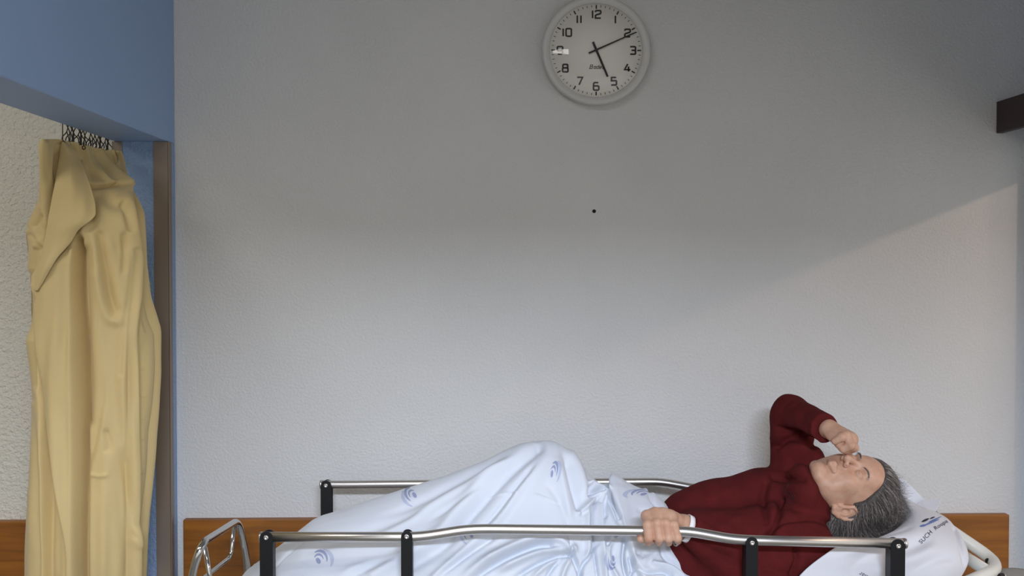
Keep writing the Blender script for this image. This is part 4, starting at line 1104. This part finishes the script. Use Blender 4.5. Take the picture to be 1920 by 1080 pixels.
# eyebrows
VB = []; FB = []
for s_ in (-1, 1):
    for k in range(60):
        t = k/59; l_ = s_*(.014 + .030*t); root = hd(.088 - .011*t, .017 + .006*math.sin(t*2.6) + RNG.uniform(-.0022, .0022), l_)
        dr = HA.T @ np.array([.1, .25 - .3*t, s_*1.0]); dr /= np.linalg.norm(dr)
        hh = HB_.ray_cast(Vector(root + Fd*.03), Vector(-Fd), .08)
        if hh[0] is None: continue
        q0 = np.array(hh[0]); v, f = tube([q0, q0 + dr*.004 + Fd*.0006, q0 + dr*.008], [.0004, .0003, .0001], 3); FB += [tuple(i + len(VB) for i in g) for g in f]; VB += [list(x) for x in v]
under(obj('eyebrows', (VB, FB), M['hair'], kind='stuff'), person)

# ---------------------------------------------------------------- curtain
def curtain():
    rows = [262, 275, 300, 345, 395, 435, 490, 560, 620, 700, 780, 860, 940, 1010, 1120]
    Lx = [80, 80.5, 81, 83, 66, 50, 57, 60, 63, 67, 70, 62, 54, 51, 48]
    Rx = [214, 219, 222, 232, 256, 259, 261, 270, 288, 288, 284, 278, 270, 264, 260]
    nz, nt = 420, 520
    py = np.linspace(262, 1120, nz)
    lx = np.interp(py, rows, Lx); rx = np.interp(py, rows, Rx)
    ker = np.hanning(15); ker /= ker.sum(); sm = lambda a: np.convolve(np.pad(a, 7, 'edge'), ker, 'valid')
    lx, rx = sm(lx), sm(rx)
    V = np.zeros((nz, nt, 3))
    th = np.linspace(0, 2*math.pi, nt, endpoint=False)
    cs, sn = np.cos(th), np.sin(th)
    for i in range(nz):
        t = min(1, max(0, (py[i] - 262) / 170)); t = t*t*(3-2*t)
        cx = (lx[i] + rx[i])/2; hw = (rx[i] - lx[i])/2
        px = cx - hw*cs                       # left at th=0, front for 0..pi
        uu = (px - lx[i]) / (rx[i] - lx[i])
        Yt = 2.58 + .33*uu                    # under the slanting row of hooks
        Yb = 2.74 + .02*(uu-.5)
        Yc = Yt*(1-t) + Yb*t
        dep = (.012*(1-t) + (.115 if True else 0)*t)
        Y = Yc - dep*np.where(sn > 0, sn**.7 if False else np.abs(sn)**.75, -np.abs(sn)**.75)
        for k in range(0, nt):
            pass
        pyk = py[i] + (22*uu - 6*np.exp(-((uu-.25)/.2)**2))*max(0, 1 - (py[i]-262)/140)
        d = CM @ np.stack([(px - 960)/FPX, -(pyk - 540)/FPX, -np.ones(nt)])
        V[i, :, 0] = d[0]/d[1]*Y; V[i, :, 1] = Y
        ztop = CAMZ + d[2]/d[1]*Y
        zc = P(170, py[i], 2.72).z
        V[i, :, 2] = ztop*(1-t) + zc*t
    V = V.reshape(-1, 3)
    F = grid_faces(nz, nt, True)
    N = normals(V, F)
    c = V.reshape(nz, nt, 3).mean(1, keepdims=True); outw = (V.reshape(nz, nt, 3) - c).reshape(-1, 3)
    if (N*outw).sum(1).mean() < 0: F = F[:, ::-1]; N = -N
    N[:, 2] *= .3; N /= np.linalg.norm(N, axis=1)[:, None]
    Q = proj(V)
    fr = N[:, 1] < .15
    S_ = 'step'
    feats = [
        # sharp edge of the main pleat; raised side to its left => direction bottom to top
        ([(134, 1125), (134, 960), (130, 850), (126, 720), (120, 640), (116, 560), (112, 500)], 24, .030, 'ridge', 'full'),
        ([(152, 1125), (151, 960), (149, 850), (147, 720), (143, 640), (140, 560), (138, 470)], 7, .014, 'ridge', 'full'),
        ([(162, 1125), (161, 960), (160, 850), (157, 720), (154, 640), (150, 560), (148, 450)], 6.5, -.050, 'ridge', 'full'),
        ([(196, 1125), (196, 900), (196, 760), (190, 640), (180, 520)], 18, .012, 'ridge', 'full'),
        # right panel boundary
        ([(249, 1125), (252, 980), (256, 860), (256, 720), (254, 620), (253, 500), (246, 420), (236, 350)][::-1], 28, .036, S_, 'full'),
        ([(222, 1125), (225, 960), (226, 820), (225, 700), (232, 600), (236, 480)], 16, .010, 'ridge', 'full'),
        ([(232, 1125), (236, 900), (238, 780), (240, 600), (243, 470)], 5, -.010, 'ridge', 'full'),
        ([(226, 700), (232, 600), (236, 500), (230, 440)], 4, -.004, 'ridge', 'full'),
        # left pleats
        ([(98, 1125), (99, 980), (100, 850), (97, 770), (86, 690), (78, 640)][::-1], 24, .036, S_, 'full'),
        ([(138, 1125), (138, 1020), (126, 930), (112, 830), (98, 760), (90, 680), (80, 600), (74, 540)], 32, .036, S_, 'full'),
        ([(74, 560), (76, 640), (80, 720)], 7, -.016, 'ridge', 'full'),
        ([(70, 470), (68, 520), (78, 560)], 6, -.010, 'ridge', 'full'),
        ([(80, 440), (66, 470), (60, 520)], 8, .010, 'ridge'),
        ([(105, 500), (72, 520), (62, 540)], 8, .006, 'ridge'),
        # recess right of the main pleat, with hanging loop fold
        ([(158, 470), (162, 560), (165, 640), (168, 720), (166, 790)], 9, -.018, 'ridge', 'full'),
        ([(172, 440), (182, 500), (192, 560), (205, 596), (218, 602)], 10, .011, 'ridge', 'full'),
        ([(186, 440), (198, 500), (206, 548), (216, 580)], 7, -.009, 'ridge', 'full'),
        ([(200, 430), (214, 500), (222, 560), (223, 600)], 9, .007, 'ridge'),
        ([(160, 905), (172, 860), (186, 800), (194, 740), (196, 690)], 6, -.005, 'ridge'),
        ([(166, 905), (178, 870), (192, 810), (200, 750)], 8, .004, 'ridge'),
        ([(172, 1120), (172, 1000), (180, 900)], 10, .004, 'ridge'), ([(195, 1120), (196, 990), (202, 880), (206, 800)], 12, .007, 'ridge'),
        ([(165, 886), (185, 890), (208, 886)], 4, .004, 'ridge'),
        ([(228, 830), (232, 870), (238, 930), (250, 1010)], 7, -.010, 'ridge'),
        ([(236, 1000), (247, 1020), (246, 980)], 6, .005, 'ridge'),
        ([(198, 800), (206, 830), (200, 850)], 6, -.006, 'ridge'),
        ([(62, 1120), (64, 980), (72, 850), (76, 760)], 9, .008, 'ridge', 'full'), ([(84, 1120), (86, 960), (90, 850)], 8, -.006, 'ridge'),
        ([(112, 1120), (112, 960), (106, 860), (102, 820)], 7, .007, 'ridge'),
        ([(262, 600), (268, 660), (266, 760), (262, 880)], 9, -.008, 'ridge'), ([(258, 540), (272, 600), (284, 630)], 6, -.007, 'ridge'),
        ([(264, 690), (276, 692)], 3, .002, 'ridge'), ([(262, 740), (278, 744)], 3, .002, 'ridge'), ([(260, 780), (276, 786)], 3, .002, 'ridge'),
        ([(258, 822), (274, 824)], 3, .0025, 'ridge'), ([(256, 882), (270, 886)], 3, .003, 'ridge'),
        # top: pleats below the hooks
        ([(82, 270), (84, 360), (90, 420)], 8, .010, 'ridge', 'full'), ([(113, 275), (105, 340), (97, 400), (92, 450)], 7, -.020, 'ridge', 'full'),
        ([(139, 270), (146, 295), (150, 300)], 4, -.016, 'ridge', 'full'), ([(132, 272), (138, 300), (150, 340)], 6, .010, 'ridge'),
        ([(155, 282), (165, 310), (185, 330), (205, 345), (213, 347)][::-1], 26, .016, S_, 'full'),
        ([(213, 349), (190, 350), (170, 348)][::-1], 4, -.020, 'ridge', 'full'),
        ([(176, 284), (186, 306), (200, 330), (216, 345), (221, 352)], 6, -.012, 'ridge', 'full'),
        ([(186, 284), (196, 300), (214, 325), (226, 350)], 6, .009, 'ridge', 'full'),
        ([(196, 282), (208, 300), (224, 330), (234, 360), (244, 380)], 5, -.012, 'ridge', 'full'),
        ([(222, 330), (230, 360), (244, 385), (256, 394)], 6, .006, 'ridge'), ([(230, 365), (242, 388), (256, 393)], 4, -.008, 'ridge', 'full'),
        ([(208, 360), (212, 375), (226, 380)], 8, .005, 'ridge', 'full'), ([(188, 368), (200, 378), (220, 390)], 10, -.012, 'ridge', 'full'),
        ([(226, 385), (232, 410), (236, 430)], 5, -.011, 'ridge', 'full'), ([(226, 430), (228, 470), (226, 520)], 4, -.008, 'ridge'),
        ([(52, 432), (66, 405), (82, 378)], 7, .006, 'ridge'), ([(56, 440), (72, 455), (82, 470)], 5, -.010, 'ridge', 'full'), ([(60, 430), (70, 420), (84, 400)], 4, -.008, 'ridge'),
        ([(52, 436), (66, 448), (80, 462)], 6, .006, 'ridge', 'full'),
    ]
    H = crease_h(Q, feats) * fr
    back = (~fr)
    ang = np.tile(th, nz); H = H + back * .02*np.cos(ang*16)
    xx = Q[:, 0] + 6*np.sin(Q[:, 1]/90) + 3*np.sin(Q[:, 1]/37 + 1); H += fr*(.0035*np.sin(xx/4.6) + .003*np.sin(xx/7.9 + 2))*np.clip((Q[:, 1]-262)/60, .4, 1)*(.5 + .5*np.sin(xx/23 + Q[:, 1]/260))
    H += .0018*vnoise(V, 6, 31) + .0008*vnoise(V*[1, 1, .4], 22, 32)
    V = V + N*H[:, None]
    return V, F
CV, CF = curtain()
cu_t = empty('curtain', tuple(P(170, 262, 2.75)), label='long beige cloth bay curtain gathered against the blue pier', category='curtain')
cloth = np_obj('cloth', CV, CF, M['curtain']); under(cloth, cu_t)
CB = BVHTree.FromPolygons([Vector(v) for v in CV], CF.tolist())
# the large turned-out fold that hangs over the front
def fold_panel():
    rows = [(266, 116, 122), (285, 113, 142), (310, 109, 154), (340, 104, 166), (370, 98, 176), (392, 94, 179.5), (408, 91, 176), (430, 88, 148), (455, 83, 132), (480, 77, 110), (505, 71, 94), (530, 67, 80), (545, 65, 70)]
    n, m = 130, 60; V = np.zeros((n, m, 3)); ys = np.linspace(266, 545, n)
    a = catmull([(r[0], r[1], r[2]) for r in rows], 12)
    l = np.interp(ys, a[:, 0], a[:, 1]); r = np.interp(ys, a[:, 0], a[:, 2])
    for i, y in enumerate(ys):
        u = np.linspace(0, 1, m); px = l[i] + (r[i]-l[i])*u
        k = min(1, (y-262)/90)
        for j in range(m):
            base = None
            d = (P(px[j], y, 2.0) - Vector((0, 0, CAMZ))).normalized()
            h = CB.ray_cast(Vector((0, 0, CAMZ)), d, 6)
            V[i, j] = (px[j], y, h[0].y if h[0] is not None else np.nan)
    Y = V[:, :, 2]
    Y[np.isnan(Y)] = np.nanmean(Y)
    # carry the panel smoothly in front of what lies behind it
    for i in range(n):
        w_ = max(4, int(m*.5)); Y[i] = np.minimum(Y[i], np.interp(np.arange(m), [0, m//2, m-1], [Y[i, :6].min(), Y[i, m//3:2*m//3].min(), Y[i, -8:].min()]))
    for _ in range(30):
        Z = np.pad(Y, 1, 'edge'); Y = (Z[:-2, 1:-1] + Z[2:, 1:-1] + Z[1:-1, :-2] + Z[1:-1, 2:])/4
    P3 = np.zeros((n, m, 3))
    for i in range(n):
        t = (ys[i]-266)/(545-266); lift = .004 + .022*math.sin(math.pi*min(1, t*1.0))**.8
        for j in range(m):
            u = j/(m-1); P3[i, j] = P(V[i, j, 0], V[i, j, 1], Y[i, j] - lift*(.35 + .65*math.sin(math.pi*(.12 + .76*u))) )
    P3 = P3.reshape(-1, 3)
    F = grid_faces(n, m); N = normals(P3, F)
    if N[:, 1].mean() > 0: F = F[:, ::-1]; N = -N
    P3 = P3 + N*(.0015*vnoise(P3, 8, 33))[:, None]
    return P3, F
fv, ff = fold_panel()
fo = np_obj('turned_fold', fv, ff, M['curtain']); under(fo, cu_t)
md = fo.modifiers.new('thickness', 'SOLIDIFY'); md.thickness = .0016; md.offset = 1
# curtain track behind the beam, and the wire hooks
bm = bmesh.new(); box(bm, (XLo - .035, -.2, HB + .03), (XLo - .001, WY - .08, HB + .048), .003)
obj('curtain_track', bm, M['steel'], smooth=False, label='metal curtain track fixed to the far side of the blue beam', category='curtain track')
def wire(name, pts, r=.0015):
    o = obj(name, tube(catmull(pts, 4), r, 6), M['hook']); under(o, cu_t)
rg = random.Random(11)
xh = XLo - .018
for k in range(13):
    px0 = 118 + 86*k/12
    Yk = (XLo - .018) / ((P(px0, 300, 1.0)).x)     # depth where the track's line shows at this pixel
    tz = HB + .030
    top = Vector((xh, Yk, tz)); bz = P(px0, 270 + 16*k/12, Yk).z
    sgn = -1 if rg.random() < .5 else 1; w_ = .008 + .005*rg.random()
    if k == 0:
        wire('hook', [top, top - Vector((0, 0, .04)), Vector((xh, Yk, bz + .02)), Vector((xh, Yk, bz))], .0013)
    else:
        m_ = (tz*.45 + bz*.55)
        wire('hook', [top + Vector((sgn*.004, 0, 0)), Vector((xh + sgn*w_*.5, Yk, m_ + .02)), Vector((xh, Yk, m_)), Vector((xh - sgn*w_, Yk, m_ - .012)), Vector((xh - sgn*w_*1.1, Yk, bz + .008)), Vector((xh - sgn*w_*.3, Yk + .001, bz)), Vector((xh + sgn*w_*.6, Yk, bz + .010)), Vector((xh + sgn*w_*.5, Yk, m_ - .014)), Vector((xh, Yk + .001, m_ + .002))])
        wire('hook', [top + Vector((-sgn*.006, .006, 0)), Vector((xh - sgn*.001, Yk + .006, m_ + .018)), Vector((xh + sgn*.006, Yk + .006, m_)), Vector((xh + sgn*.007, Yk + .006, bz))])
# eyelets in the hem
def eyelet(px, py, r=.0055):
    q = project(CB, px, py, .002)
    if q is None: return
    pts = [q + Vector((r*math.cos(a), -.0005, r*math.sin(a))) for a in np.linspace(0, 2*math.pi, 20, endpoint=False)]
    o = obj('eyelet', tube(pts, .0013, 6, closed=True), M['hook']); under(o, cu_t)
for px, py in ((116, 268), (157, 277)): eyelet(px, py, .007 if px == 116 else .0045)
